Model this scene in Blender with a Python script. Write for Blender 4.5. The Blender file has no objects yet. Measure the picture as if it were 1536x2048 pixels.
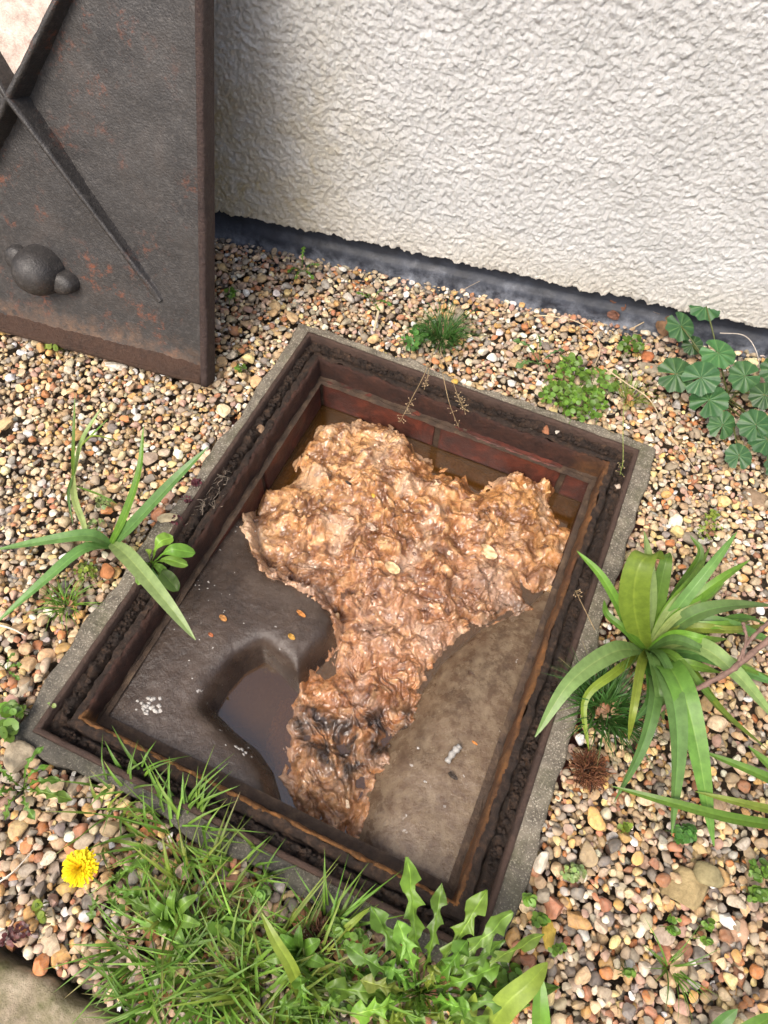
import bpy, math, random
import numpy as np
from mathutils import Matrix, Vector

# ------------------------------------------------------------------ camera, sky, sun, exposure
scene = bpy.context.scene
col_ = scene.collection
CAM = np.array([0.1628, -0.4078, 0.92])
ROT = np.array([[0.9137, 0.365, -0.1788], [0.405, -0.7812, 0.4751], [0.0337, -0.5065, -0.8616]])
FPX = 1425.0
cam_d = bpy.data.cameras.new('camera'); cam_o = bpy.data.objects.new('camera', cam_d); col_.objects.link(cam_o)
cam_d.sensor_fit = 'VERTICAL'; cam_d.sensor_height = 24.0; cam_d.lens = 24.0 * FPX / 2048.0
cam_d.clip_start = 0.02; cam_d.clip_end = 400.0
u_, s_, vt_ = np.linalg.svd(ROT); ROT = u_ @ vt_
_m = Matrix([[*(ROT[i] * np.array([1, -1, -1])), CAM[i]] for i in range(3)] + [[0, 0, 0, 1]])
cam_o.matrix_world = _m
scene.camera = cam_o

SUN_AZ = math.radians(257.0)      # where the sun stands, measured from +X towards +Y
SUN_EL = math.radians(56.0)
world = bpy.data.worlds.new('World'); scene.world = world; world.use_nodes = True
wn = world.node_tree.nodes; wl = world.node_tree.links
sky = wn.new('ShaderNodeTexSky'); sky.sky_type = 'NISHITA'; sky.sun_disc = False
sky.sun_elevation = SUN_EL; sky.sun_rotation = math.pi / 2 - SUN_AZ
sky.air_density = 1.0; sky.dust_density = 6.0; sky.ozone_density = 1.0
wl.new(sky.outputs[0], wn['Background'].inputs[0]); wn['Background'].inputs[1].default_value = 0.15
sd = bpy.data.lights.new('sun', 'SUN'); sun = bpy.data.objects.new('sun', sd); col_.objects.link(sun)
sd.energy = 1.5; sd.angle = math.radians(25.0); sd.color = (1.0, 0.95, 0.87)
_sv = Vector((math.cos(SUN_EL) * math.cos(SUN_AZ), math.cos(SUN_EL) * math.sin(SUN_AZ), math.sin(SUN_EL)))
sun.rotation_euler = _sv.to_track_quat('Z', 'Y').to_euler()
vs = scene.view_settings
vs.view_transform = 'Standard'; vs.look = 'None'; vs.gamma = 1.0; vs.use_curve_mapping = False
vs.exposure = 0.88

# ------------------------------------------------------------------ helpers
rng = np.random.RandomState(7)
random.seed(7)

def at(px, py, z=0.0):
    """world point on the level z that this spot of the photograph shows"""
    r = ROT @ np.array([(px - 768) / FPX, (py - 1024) / FPX, 1.0])
    return CAM + r * ((z - CAM[2]) / r[2])

def project(P):
    q = (np.asarray(P, float) - CAM) @ ROT
    return 768 + FPX * q[..., 0] / q[..., 2], 1024 + FPX * q[..., 1] / q[..., 2], q[..., 2]

class Noise:
    def __init__(s, seed):
        r = np.random.RandomState(seed); a = r.rand(256, 256) * 2 * np.pi
        s.gx = np.cos(a); s.gy = np.sin(a)
    def p(s, x, y):
        xi = np.floor(x).astype(int); yi = np.floor(y).astype(int); fx = x - xi; fy = y - yi
        u = fx * fx * fx * (fx * (fx * 6 - 15) + 10); v = fy * fy * fy * (fy * (fy * 6 - 15) + 10)
        def d(i, j):
            a = (xi + i) & 255; b = (yi + j) & 255
            return s.gx[a, b] * (fx - i) + s.gy[a, b] * (fy - j)
        n0 = d(0, 0) * (1 - u) + d(1, 0) * u; n1 = d(0, 1) * (1 - u) + d(1, 1) * u
        return (n0 * (1 - v) + n1 * v) * 1.5
    def fbm(s, x, y, o=4, g=0.5):
        t = 0; a = 1.0; f = 1.0
        for k in range(o):
            t = t + a * s.p(x * f + 17.3 * k, y * f + 9.1 * k); a *= g; f *= 2.03
        return t
    def ridge(s, x, y, o=4, g=0.5):
        t = 0; a = 1.0; f = 1.0
        for k in range(o):
            t = t + a * (1 - np.abs(s.p(x * f + 17.3 * k, y * f + 9.1 * k)) * 1.6); a *= g; f *= 2.03
        return t
NZ = Noise(3); NZ2 = Noise(11)

def sstep(a, b, x):
    t = np.clip((x - a) / (b - a), 0, 1); return t * t * (3 - 2 * t)

def mesh_from(name, V, F, mat=None, cols=None, smooth=True):
    """V (n,3); F an (m,k) array or a list of such arrays; cols (n,3) per-vertex colour"""
    V = np.asarray(V, np.float32)
    Fs = F if isinstance(F, list) else [F]
    Fs = [np.asarray(f, np.int32) for f in Fs if len(f)]
    me = bpy.data.meshes.new(name)
    me.vertices.add(len(V)); me.vertices.foreach_set('co', V.ravel())
    tot = np.concatenate([np.full(len(f), f.shape[1], np.int32) for f in Fs])
    lv = np.concatenate([f.ravel() for f in Fs])
    st = np.concatenate([[0], np.cumsum(tot)[:-1]]).astype(np.int32)
    me.loops.add(len(lv)); me.loops.foreach_set('vertex_index', lv)
    me.polygons.add(len(tot)); me.polygons.foreach_set('loop_start', st)
    try: me.polygons.foreach_set('loop_total', tot)
    except Exception: pass
    me.polygons.foreach_set('use_smooth', np.full(len(tot), smooth))
    me.update(calc_edges=True)
    if cols is not None:
        ca = me.color_attributes.new('col', 'FLOAT_COLOR', 'POINT')
        c4 = np.ones((len(V), 4), np.float32); c4[:, :3] = cols
        ca.data.foreach_set('color', c4.ravel())
    me.validate()
    if mat: me.materials.append(mat)
    return me

def link(name, me, parent=None, label=None, cat=None, group=None, kind=None):
    o = bpy.data.objects.new(name, me); col_.objects.link(o)
    if parent: o.parent = parent
    if label: o['label'] = label
    if cat: o['category'] = cat
    if group: o['group'] = group
    if kind: o['kind'] = kind
    return o

def mk(name, V, F, mat=None, parent=None, cols=None, smooth=True, **kw):
    return link(name, mesh_from(name, V, F, mat, cols, smooth), parent, **kw)

def thing(name, label, cat, loc=(0, 0, 0), group=None):
    o = link(name, None, None, label, cat, group); o.location = loc; o.empty_display_size = .02
    return o

def grid_faces(nu, nv):
    i = np.arange(nu - 1)[:, None] * nv + np.arange(nv - 1)[None, :]
    return np.stack([i, i + nv, i + nv + 1, i + 1], -1).reshape(-1, 4)

def box(x0, x1, y0, y1, z0, z1):
    V = np.array([[x, y, z] for x in (x0, x1) for y in (y0, y1) for z in (z0, z1)], float)
    F = np.array([[0, 1, 3, 2], [4, 6, 7, 5], [0, 4, 5, 1], [2, 3, 7, 6], [0, 2, 6, 4], [1, 5, 7, 3]])
    return V, F

def bevel(o, w, seg=2):
    m = o.modifiers.new('bevel', 'BEVEL'); m.width = w; m.segments = seg; m.limit_method = 'ANGLE'
    return o

def tube(P, R, ns=6, caps=True):
    P = np.asarray(P, float); n = len(P); R = np.broadcast_to(np.asarray(R, float), (n,))
    T = np.gradient(P, axis=0); T /= np.linalg.norm(T, axis=1)[:, None] + 1e-12
    V = []
    ref = np.array([0, 0, 1.0]) if abs(T[0][2]) < .9 else np.array([1.0, 0, 0])
    for i in range(n):
        a = np.cross(T[i], ref); a /= np.linalg.norm(a) + 1e-12; b = np.cross(T[i], a)
        ref = -np.cross(T[i], a) if False else ref
        th = np.arange(ns) * 2 * np.pi / ns
        V.append(P[i] + R[i] * (np.cos(th)[:, None] * a + np.sin(th)[:, None] * b))
    V = np.concatenate(V)
    F = []
    for i in range(n - 1):
        for k in range(ns):
            F.append([i * ns + k, i * ns + (k + 1) % ns, (i + 1) * ns + (k + 1) % ns, (i + 1) * ns + k])
    Fs = [np.array(F)]
    if caps:
        V = np.vstack([V, P[0], P[-1]]); c0 = len(V) - 2
        Fs.append(np.array([[c0, (k + 1) % ns, k] for k in range(ns)] + [[c0 + 1, (n - 1) * ns + k, (n - 1) * ns + (k + 1) % ns] for k in range(ns)]))
    return V, Fs

def merge(parts):
    """join [(V, F or [F..], col)] into arrays"""
    Vs, Qs, Ts, Cs, off = [], [], [], [], 0
    for V, F, c in parts:
        V = np.asarray(V); Vs.append(V); Cs.append(np.broadcast_to(np.asarray(c, float), (len(V), 3)))
        for f in (F if isinstance(F, list) else [F]):
            f = np.asarray(f)
            if len(f) == 0: continue
            (Qs if f.shape[1] == 4 else Ts).append(f + off)
        off += len(V)
    Fs = []
    if Qs: Fs.append(np.concatenate(Qs))
    if Ts: Fs.append(np.concatenate(Ts))
    return np.concatenate(Vs), Fs, np.concatenate(Cs)

def spline(pts, n):
    """smooth curve through the control points"""
    P = np.asarray(pts, float); m = len(P)
    if m == 2:
        t = np.linspace(0, 1, n)[:, None]; return P[0] * (1 - t) + P[1] * t
    Q = np.vstack([2 * P[0] - P[1], P, 2 * P[-1] - P[-2]])
    out = []
    for s in np.linspace(0, m - 1 - 1e-6, n):
        i = int(s); t = s - i; a, b, c, d = Q[i:i + 4]
        out.append(.5 * (2 * b + (c - a) * t + (2 * a - 5 * b + 4 * c - d) * t * t + (3 * b - a - 3 * c + d) * t ** 3))
    return np.array(out)

# ------------------------------------------------------------------ materials
class MB:
    def __init__(s, name, rough=.6, spec=.5):
        s.m = bpy.data.materials.new(name); s.m.use_nodes = True
        s.n = s.m.node_tree.nodes; s.l = s.m.node_tree.links; s.b = s.n['Principled BSDF']
        s.b.inputs['Roughness'].default_value = rough
        s.b.inputs['Specular IOR Level'].default_value = spec
        s.tc = s.n.new('ShaderNodeTexCoord')
    def noise(s, scale, detail=5, rough=.6, dist=0, coord='Object', vscale=None):
        t = s.n.new('ShaderNodeTexNoise'); t.inputs['Scale'].default_value = scale
        t.inputs['Detail'].default_value = detail; t.inputs['Roughness'].default_value = rough
        t.inputs['Distortion'].default_value = dist
        src = s.tc.outputs[coord]
        if vscale:
            mp = s.n.new('ShaderNodeMapping'); mp.inputs['Scale'].default_value = vscale; s.l.new(src, mp.inputs[0]); src = mp.outputs[0]
        s.l.new(src, t.inputs['Vector']); return t.outputs['Fac']
    def voro(s, scale, feature='F1', rand=1.0):
        t = s.n.new('ShaderNodeTexVoronoi'); t.feature = feature; t.inputs['Scale'].default_value = scale
        t.inputs['Randomness'].default_value = rand
        s.l.new(s.tc.outputs['Object'], t.inputs['Vector']); return t.outputs['Distance']
    def ramp(s, fac, stops):
        r = s.n.new('ShaderNodeValToRGB'); e = r.color_ramp.elements
        while len(e) < len(stops): e.new(.5)
        for k, (p, c) in enumerate(stops):
            e[k].position = p; e[k].color = (*c, 1) if not np.isscalar(c) else (c, c, c, 1)
        s.l.new(fac, r.inputs[0]); return r.outputs[0]
    def mix(s, fac, a, b, mode='MIX'):
        m = s.n.new('ShaderNodeMix'); m.data_type = 'RGBA'; m.blend_type = mode
        for k, v in ((0, fac), (6, a), (7, b)):
            if hasattr(v, 'is_linked'): s.l.new(v, m.inputs[k])
            else: m.inputs[k].default_value = v if np.isscalar(v) else (*v, 1)
        return m.outputs[2]
    def attr(s, name='col'):
        a = s.n.new('ShaderNodeAttribute'); a.attribute_name = name; return a.outputs['Color']
    def color(s, c):
        if hasattr(c, 'is_linked'): s.l.new(c, s.b.inputs['Base Color'])
        else: s.b.inputs['Base Color'].default_value = (*c, 1)
    def rough(s, f, a, b):
        r = s.n.new('ShaderNodeMapRange'); r.inputs[3].default_value = a; r.inputs[4].default_value = b
        s.l.new(f, r.inputs[0]); s.l.new(r.outputs[0], s.b.inputs['Roughness'])
    def bump(s, f, strength=.5, dist=.002):
        b = s.n.new('ShaderNodeBump'); b.inputs['Strength'].default_value = strength; b.inputs['Distance'].default_value = dist
        s.l.new(f, b.inputs['Height'])
        old = s.b.inputs['Normal'].links
        if old: s.l.new(old[0].from_socket, b.inputs['Normal'])
        s.l.new(b.outputs[0], s.b.inputs['Normal'])
    def sep(s, axis):
        x = s.n.new('ShaderNodeSeparateXYZ'); s.l.new(s.tc.outputs['Object'], x.inputs[0]); return x.outputs[axis]
    def rng(s, f, a, b, c=0.0, d=1.0):
        r = s.n.new('ShaderNodeMapRange'); r.inputs[1].default_value = a; r.inputs[2].default_value = b
        r.inputs[3].default_value = c; r.inputs[4].default_value = d; s.l.new(f, r.inputs[0]); return r.outputs[0]
    def mul(s, a, b, op='MULTIPLY'):
        m = s.n.new('ShaderNodeMath'); m.operation = op
        for k, v in ((0, a), (1, b)):
            if hasattr(v, 'is_linked'): s.l.new(v, m.inputs[k])
            else: m.inputs[k].default_value = v
        return m.outputs[0]

def mat_soil():
    m = MB('soil', .9, .2); m.color(m.ramp(m.noise(60, 8, .7), [(.3, (.05, .037, .027)), (.7, (.13, .10, .07))]))
    m.bump(m.noise(180, 6, .7), .9, .004); return m.m
def mat_pebble():
    m = MB('pebble_stone', .62, .35)
    c = m.attr(); n = m.noise(190, 5, .7); n2 = m.noise(75, 4, .65, .6)
    c = m.mix(m.ramp(n, [(.38, .0), (.70, .6)]), c, (.24, .19, .14))
    c = m.mix(1.0, c, m.ramp(n2, [(.28, (.55, .50, .46)), (.52, (1, 1, 1)), (.75, (1.22, 1.17, 1.05))]), 'MULTIPLY')
    m.color(c); m.rough(n, .4, .85); m.bump(m.noise(260, 4, .65), .5, .0016); return m.m
def mat_concrete():
    m = MB('weathered_concrete', .9, .2)
    a = m.ramp(m.noise(45, 8, .7), [(.25, (.065, .056, .044)), (.5, (.155, .135, .105)), (.78, (.29, .255, .195))])
    sp = m.ramp(m.noise(420, 3, .6), [(.55, 0.0), (.68, 1.0)])
    a = m.mix(sp, a, (.42, .38, .30))
    moss = m.ramp(m.noise(11, 5, .7), [(.5, 0.0), (.72, .65)])
    a = m.mix(moss, a, (.055, .062, .022))
    # damp, darker concrete along the near side
    wet = m.rng(m.mul(m.sep(1), m.rng(m.noise(14, 4, .6), 0, 1, -.16, .16), 'ADD'), -.25, -.42)
    a = m.mix(m.mul(wet, .72), a, (.045, .047, .045))
    m.color(a); m.bump(m.noise(150, 6, .75), .9, .005); return m.m
def mat_rust(name, dark=(.016, .011, .009), mid=(.042, .021, .013), hot=(.20, .07, .02), hotpos=.66, rough=.7):
    m = MB(name, rough, .35)
    n = m.noise(26, 9, .72, .4)
    c = m.ramp(n, [(.25, dark), (.52, mid), (hotpos, mid), (min(hotpos + .1, .99), hot)])
    c = m.mix(m.ramp(m.noise(240, 4, .6), [(.5, 0.0), (.75, .5)]), c, (.075, .05, .034))
    m.color(c); m.bump(m.noise(95, 7, .75), 1.0, .006); m.rough(m.noise(50, 5, .6), .4, .9); return m.m
def mat_lid(earth=True):
    m = MB('tarred_cast_iron', .6, .5)
    n = m.noise(9, 7, .65, .5)
    c = m.ramp(n, [(.3, (.014, .013, .013)), (.55, (.028, .025, .023)), (.75, (.044, .035, .030))])
    c = m.mix(m.ramp(m.noise(150, 3, .6), [(.5, 0.0), (.72, .5)]), c, (.075, .068, .062))
    rust = m.mul(m.ramp(m.noise(42, 8, .8, .2), [(.54, 0.0), (.66, 1.0)]), m.ramp(m.noise(6, 3, .6), [(.48, 0.0), (.60, 1.0)]))
    c = m.mix(m.mul(rust, .8), c, (.17, .05, .02))
    # dry earth along the lower edge of the plate
    v = m.sep(1)
    low = m.mul(m.rng(m.mul(v, m.rng(m.noise(18, 6, .7), 0, 1, -.06, .06), 'ADD'), .062, .02), m.ramp(m.noise(60, 7, .75), [(.38, .0), (.62, .8)]))
    if earth: c = m.mix(low, c, (.15, .085, .048))
    m.color(c); m.bump(m.noise(360, 2, .5), .55, .0016); m.rough(m.noise(120, 4, .6), .34, .72); return m.m
def mat_lid_pale():  # pale tones paint in the sun falling on the cover's upper panel
    m = MB('iron_sunlit_tint', .6, .4)
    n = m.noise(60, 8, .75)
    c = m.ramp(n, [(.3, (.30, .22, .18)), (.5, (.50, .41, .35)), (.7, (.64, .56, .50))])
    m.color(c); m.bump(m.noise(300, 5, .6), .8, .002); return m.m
def mat_brick():
    m = MB('engineering_brick', .45, .5)
    n = m.noise(20, 7, .7, .6)
    c = m.ramp(n, [(.30, (.022, .010, .008)), (.5, (.062, .018, .012)), (.66, (.13, .030, .016)), (.8, (.060, .030, .018))])
    m.color(c); m.bump(m.noise(150, 6, .7), .6, .003); m.rough(m.noise(35, 4, .6), .25, .7); return m.m
def mat_mortar():
    m = MB('stained_mortar', .7, .4)
    c = m.ramp(m.noise(40, 7, .7), [(.3, (.022, .014, .010)), (.55, (.060, .037, .023)), (.75, (.125, .085, .050))])
    m.color(c); m.bump(m.noise(200, 6, .7), .8, .003); return m.m
def mat_bench():
    m = MB('benching_cement', .45, .5)
    n = m.noise(14, 8, .7, .6)
    grey = m.ramp(n, [(.25, (.015, .010, .008)), (.5, (.040, .027, .020)), (.75, (.088, .066, .052))])
    brown = m.ramp(n, [(.25, (.034, .019, .011)), (.5, (.085, .052, .030)), (.75, (.155, .107, .066))])
    pat = m.ramp(m.noise(48, 7, .75), [(.42, 0.0), (.66, .8)])
    brown = m.mix(pat, brown, (.20, .15, .095)); grey = m.mix(m.mul(pat, .5), grey, (.055, .034, .022))
    side = m.rng(m.mul(m.sep(0), m.rng(m.noise(8, 4, .6), 0, 1, -.05, .05), 'ADD'), -.02, .06)
    c = m.mix(side, grey, brown)
    sp = m.mul(m.ramp(m.noise(75, 3, .5), [(.70, 0.0), (.74, 1.0)]), m.ramp(m.noise(15, 3, .5), [(.5, 0.0), (.62, 1.0)]))
    c = m.mix(m.mul(sp, .75), c, (.55, .53, .50))
    m.color(c); m.rough(m.noise(24, 6, .65), .08, .46); m.bump(m.noise(190, 6, .75), .6, .0022); m.bump(m.noise(30, 5, .6), .15, .005); return m.m
def mat_water():
    m = MB('foul_water', .03, .5)
    m.b.inputs['IOR'].default_value = 1.33
    m.color((.060, .028, .007))
    tr = m.n.new('ShaderNodeBsdfTransparent'); tr.inputs[0].default_value = (.80, .55, .27, 1)
    mx = m.n.new('ShaderNodeMixShader'); mx.inputs[0].default_value = .66
    gl = m.n.new('ShaderNodeBsdfGlossy'); gl.inputs['Roughness'].default_value = .02
    fr = m.n.new('ShaderNodeFresnel'); fr.inputs[0].default_value = 1.85
    mx2 = m.n.new('ShaderNodeMixShader')
    m.l.new(tr.outputs[0], mx.inputs[1]); m.l.new(m.b.outputs[0], mx.inputs[2])
    m.l.new(fr.outputs[0], mx2.inputs[0]); m.l.new(mx.outputs[0], mx2.inputs[1]); m.l.new(gl.outputs[0], mx2.inputs[2])
    m.b.inputs['Specular IOR Level'].default_value = 0
    b = m.n.new('ShaderNodeBump'); b.inputs['Strength'].default_value = .08; b.inputs['Distance'].default_value = .002
    m.l.new(m.noise(25, 3, .5), b.inputs['Height']); m.l.new(b.outputs[0], gl.inputs['Normal'])
    m.l.new(mx2.outputs[0], m.n['Material Output'].inputs[0]); return m.m
def mat_sludge():
    m = MB('wet_sludge', .38, .5)
    c = m.attr(); n = m.noise(130, 8, .75, 1.5)
    c = m.mix(1.0, c, m.ramp(n, [(.30, (.52, .44, .38)), (.48, (.98, .96, .95)), (.70, (1.25, 1.25, 1.22))]), 'MULTIPLY')
    m.color(c); m.rough(m.noise(40, 5, .6), .02, .55); m.b.inputs['Coat Weight'].default_value = .7; m.b.inputs['Coat Roughness'].default_value = .10
    m.bump(m.noise(260, 5, .75, .4), .8, .003); m.bump(m.noise(90, 5, .7, .8), .5, .004)
    m.b.inputs['Subsurface Weight'].default_value = .08; m.b.inputs['Subsurface Radius'].default_value = (.006, .003, .0015)
    m.b.inputs['Subsurface Scale'].default_value = .5
    return m.m
def mat_mud():
    m = MB('greasy_mud', .6, .45)
    c = m.ramp(m.noise(70, 8, .75), [(.3, (.008, .005, .0035)), (.52, (.032, .018, .011)), (.72, (.105, .058, .032))])
    m.color(c); m.bump(m.noise(110, 8, .8), 1.0, .008); m.rough(m.noise(60, 4, .6), .35, .85); return m.m
def mat_render():
    m = MB('cream_render', .85, .25)
    n = m.noise(7, 6, .65)
    c = m.ramp(n, [(.3, (.55, .555, .545)), (.6, (.64, .645, .64)), (.8, (.70, .71, .705))])
    fine = m.ramp(m.noise(240, 4, .6), [(.3, (.88, .86, .83)), (.6, (1, 1, 1))])
    c = m.mix(1.0, c, fine, 'MULTIPLY')
    # yellow algae stain low on the wall by the iron cover, and splash dirt along the bottom edge
    z = m.sep(2); x = m.sep(0)
    st = m.mul(m.mul(m.rng(m.mul(x, m.rng(m.noise(6, 5, .6), 0, 1, -.16, .16), 'ADD'), .36, .05), m.rng(z, .60, .15)), m.ramp(m.noise(24, 6, .7, 1), [(.35, .2), (.65, 1.0)]))
    c = m.mix(m.mul(st, .95), c, (.44, .35, .16))
    lo = m.mul(m.rng(m.mul(z, m.rng(m.noise(10, 5, .7), 0, 1, -.05, .05), 'ADD'), .15, .05), .34)
    c = m.mix(lo, c, (.56, .48, .33))
    m.color(c); m.bump(m.noise(170, 6, .8), 1.0, .0042); return m.m
def mat_plinth():
    m = MB('bitumen_paint', .55, .45)
    c = m.ramp(m.noise(22, 7, .7), [(.3, (.009, .011, .016)), (.6, (.026, .031, .044)), (.8, (.055, .063, .080))])
    z = m.sep(2)
    ef = m.mul(m.rng(m.mul(z, m.rng(m.noise(12, 5, .7), 0, 1, -.04, .04), 'ADD'), .022, -.015), m.ramp(m.noise(26, 8, .75), [(.40, 0.0), (.66, 1.0)]))
    c = m.mix(m.mul(ef, .85), c, (.34, .37, .43))
    m.color(c); m.bump(m.noise(90, 6, .65), .5, .003); m.rough(m.noise(40, 4, .6), .35, .8); return m.m
def mat_leaf(name, rough=.45, trans=.3, spec=.4):
    m = MB(name, rough, spec)
    c = m.attr(); c = m.mix(1.0, c, m.ramp(m.noise(90, 4, .6), [(.3, (.72, .74, .7)), (.6, (1, 1, 1)), (.8, (1.18, 1.12, 1.0))]), 'MULTIPLY')
    m.color(c); m.bump(m.noise(260, 3, .6), .25, .001)
    t = m.n.new('ShaderNodeBsdfTranslucent'); m.l.new(c, t.inputs[0])
    mx = m.n.new('ShaderNodeMixShader'); mx.inputs[0].default_value = trans
    m.l.new(m.b.outputs[0], mx.inputs[1]); m.l.new(t.outputs[0], mx.inputs[2]); m.l.new(mx.outputs[0], m.n['Material Output'].inputs[0])
    return m.m
def mat_attr(name, rough=.8, bump=.5, scale=200):
    m = MB(name, rough, .3); c = m.attr()
    m.color(m.mix(1.0, c, m.ramp(m.noise(scale * .5, 5, .65), [(.3, (.6, .58, .55)), (.65, (1.1, 1.1, 1.1))]), 'MULTIPLY'))
    m.bump(m.noise(scale, 5, .65), bump, .002); return m.m
def mat_slab():
    m = MB('sandstone_paving', .9, .2)
    c = m.ramp(m.noise(30, 8, .7), [(.25, (.20, .16, .11)), (.5, (.38, .31, .22)), (.75, (.52, .45, .33))])
    moss = m.mul(m.ramp(m.noise(16, 7, .7), [(.42, 0.0), (.62, 1.0)]), .8)
    c = m.mix(moss, c, (.085, .095, .025))
    m.color(c); m.bump(m.noise(160, 8, .75), .9, .005); return m.m
def mat_flat(name, c, rough=.8):
    m = MB(name, rough, .3); n = m.noise(150, 4, .6)
    m.color(m.ramp(n, [(.3, tuple(np.array(c) * .65)), (.7, tuple(np.minimum(np.array(c) * 1.2, 1)))])); m.bump(m.noise(300, 4, .6), .4, .001); return m.m

def mat_lip():
    m = MB('lip_rust', .65, .4); n = m.noise(38, 8, .75, .6)
    dark = m.ramp(n, [(.3, (.016, .008, .006)), (.55, (.050, .019, .011)), (.75, (.095, .032, .016))])
    hot = m.ramp(n, [(.3, (.050, .022, .010)), (.5, (.19, .085, .024)), (.72, (.30, .12, .028)), (.85, (.33, .09, .03))])
    fr_ = m.rng(m.mul(m.sep(1), m.rng(m.noise(20, 5, .7), 0, 1, -.03, .03), 'ADD'), -.318, -.330)
    rt = m.mul(m.rng(m.sep(0), .20, .23), m.ramp(m.noise(11, 5, .6), [(.35, .2), (.6, .75)]))
    f = m.mul(fr_, rt, 'MAXIMUM'); m.color(m.mix(f, dark, hot)); m.bump(m.noise(110, 7, .8), 1.0, .007); return m.m
M = dict(soil=mat_soil(), pebble=mat_pebble(), concrete=mat_concrete(), rim=mat_rust('rusted_rim', (.024, .016, .013), (.062, .036, .026), (.20, .075, .03), .70),
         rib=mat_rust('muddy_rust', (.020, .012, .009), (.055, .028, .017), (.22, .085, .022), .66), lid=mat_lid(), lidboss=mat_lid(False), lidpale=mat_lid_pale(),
         lidside=mat_rust('bare_rusted_edge', (.022, .015, .014), (.045, .028, .024), (.09, .05, .035), .75), brick=mat_brick(), mortar=mat_mortar(), bench=mat_bench(),
         water=mat_water(), sludge=mat_sludge(), mud=mat_mud(), render=mat_render(), plinth=mat_plinth(), leaf=mat_leaf('leaf', .42, .28), grass=mat_leaf('grass_blade', .5, .3),
         stem=mat_attr('dry_stem', .8, .3), bark=mat_attr('twig_bark', .85, .8), slab=mat_slab(), stone=mat_attr('lump_stone', .9, .9, 160), orangerust=mat_lip(),
         flower=mat_leaf('dandelion_petal', .6, .2, .2), scrap=mat_attr('sodden_paper', .5, .5), lime=mat_flat('lime_crust', (.42, .40, .37)))

# ------------------------------------------------------------------ the frame's rectangle, wall line
HX, HY = .297, .3775                     # outer half size of the iron frame
ZW = -.112                               # water level in the chamber
WA = np.array([-.58, .540]); WYAW = math.radians(8.53); WT = np.array([math.cos(WYAW), math.sin(WYAW)]); WN = np.array([WT[1], -WT[0]])   # WN points to the viewer
def wall_side(x, y):                     # metres in front of the plinth
    return (x - WA[0]) * WN[0] + (y - WA[1]) * WN[1]
SL0 = at(0, 1905)[:2]; SL1 = at(245, 2048)[:2]; SLD = (SL1 - SL0) / np.linalg.norm(SL1 - SL0); SLN = np.array([SLD[1], -SLD[0]])  # to camera side
def slab_side(x, y):                     # > 0 on the paving slab
    return (x - SL0[0]) * SLN[0] + (y - SL0[1]) * SLN[1]
if slab_side(*at(0, 2040)[:2]) < 0: SLN = -SLN

def collar_out(side, s):
    """width of the concrete surround beyond the frame, side 0 front, 1 right, 2 back, 3 left"""
    w = [.024, .028, .019, .023][side]
    return w + .013 * NZ.p(s * 9 + side * 31.7, side * 7.7 + .3) + .004 * NZ.p(s * 40 + side * 11, 3.3)

# ------------------------------------------------------------------ ground sheet with a hole for the chamber
def ground_z(x, y):
    return -.048 + .004 * NZ.fbm(x * 4, y * 4, 2) + .014 * sstep(.22, .0, wall_side(x, y)) * sstep(-.1, -.5, x)
BIG = 60.0
V = np.array([[-BIG, -BIG, -.056], [BIG, -BIG, -.056], [BIG, BIG, -.056], [-BIG, BIG, -.056],
              [-.30, -.38, -.056], [.30, -.38, -.056], [.30, .38, -.056], [-.30, .38, -.056]])
F = np.array([[0, 1, 5, 4], [1, 2, 6, 5], [2, 3, 7, 6], [3, 0, 4, 7]])
gravel_bed = mk('gravel_bed', V, F, M['soil'], smooth=False, kind='structure', label='bed of mixed rounded gravel over dark soil around the open manhole', cat='ground')

# ------------------------------------------------------------------ pebbles: dropped one by one on a height map
def ico(sub):
    import bmesh
    bm = bmesh.new(); bmesh.ops.create_icosphere(bm, subdivisions=sub, radius=1.0)
    V = np.array([v.co[:] for v in bm.verts]); F = np.array([[v.index for v in f.verts] for f in bm.faces]); bm.free(); return V, F
ICO = {1: ico(1), 2: ico(2), 3: ico(3)}
def pebble_shape(sub, r):
    V, F = ICO[sub]; V = V.copy()
    for _ in range(r.randint(4, 10)):                      # worn flats
        n = r.randn(3); n /= np.linalg.norm(n); d = r.uniform(.42, .84)
        h = V @ n - d; V -= np.where(h > 0, h * .95, 0)[:, None] * n
    k = r.randn(3, 3) * 1.1
    V *= (1 + .10 * np.sin(V @ k[0] * 1.3 + 1) + .07 * np.sin(V @ k[1] * 2.1) )[:, None]
    e = np.array([1, 1, 1]); V = V / np.abs(V).max(0)
    return V
SHAPES = {1: [pebble_shape(2, np.random.RandomState(100 + i)) for i in range(60)], 3: [pebble_shape(3, np.random.RandomState(500 + i)) for i in range(40)]}
SHAPES_LO = [pebble_shape(1, np.random.RandomState(300 + i)) for i in range(40)]
PAL = 1.2 * np.array([(.44, .30, .155), (.37, .26, .15), (.31, .25, .175), (.27, .23, .175), (.56, .44, .27), (.62, .54, .41), (.68, .65, .60), (.40, .155, .05),
                (.31, .13, .065), (.50, .30, .10), (.35, .22, .165), (.12, .105, .09), (.18, .16, .14), (.43, .32, .235), (.58, .45, .20), (.33, .31, .28)])
PW_DRY = np.array([3.6, 2.6, 2.4, 1.6, 3.4, 2.2, .7, .8, .5, 1.5, 1.4, .3, .7, 1.6, 1.0, .8])
PW_WET = np.array([2.6, 2.6, 2.2, 1.6, 1.4, 1.0, .6, 1.9, 1.8, 1.7, 1.3, 1.0, 1.2, 1.1, .9, .8])
PW_WALL = np.array([1.4, 1.8, 2.8, 2.6, 1.2, 1.2, .7, .8, 1.0, .5, 2.2, .5, 1.1, 2.2, .3, 1.3])
RES = .0016
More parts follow.
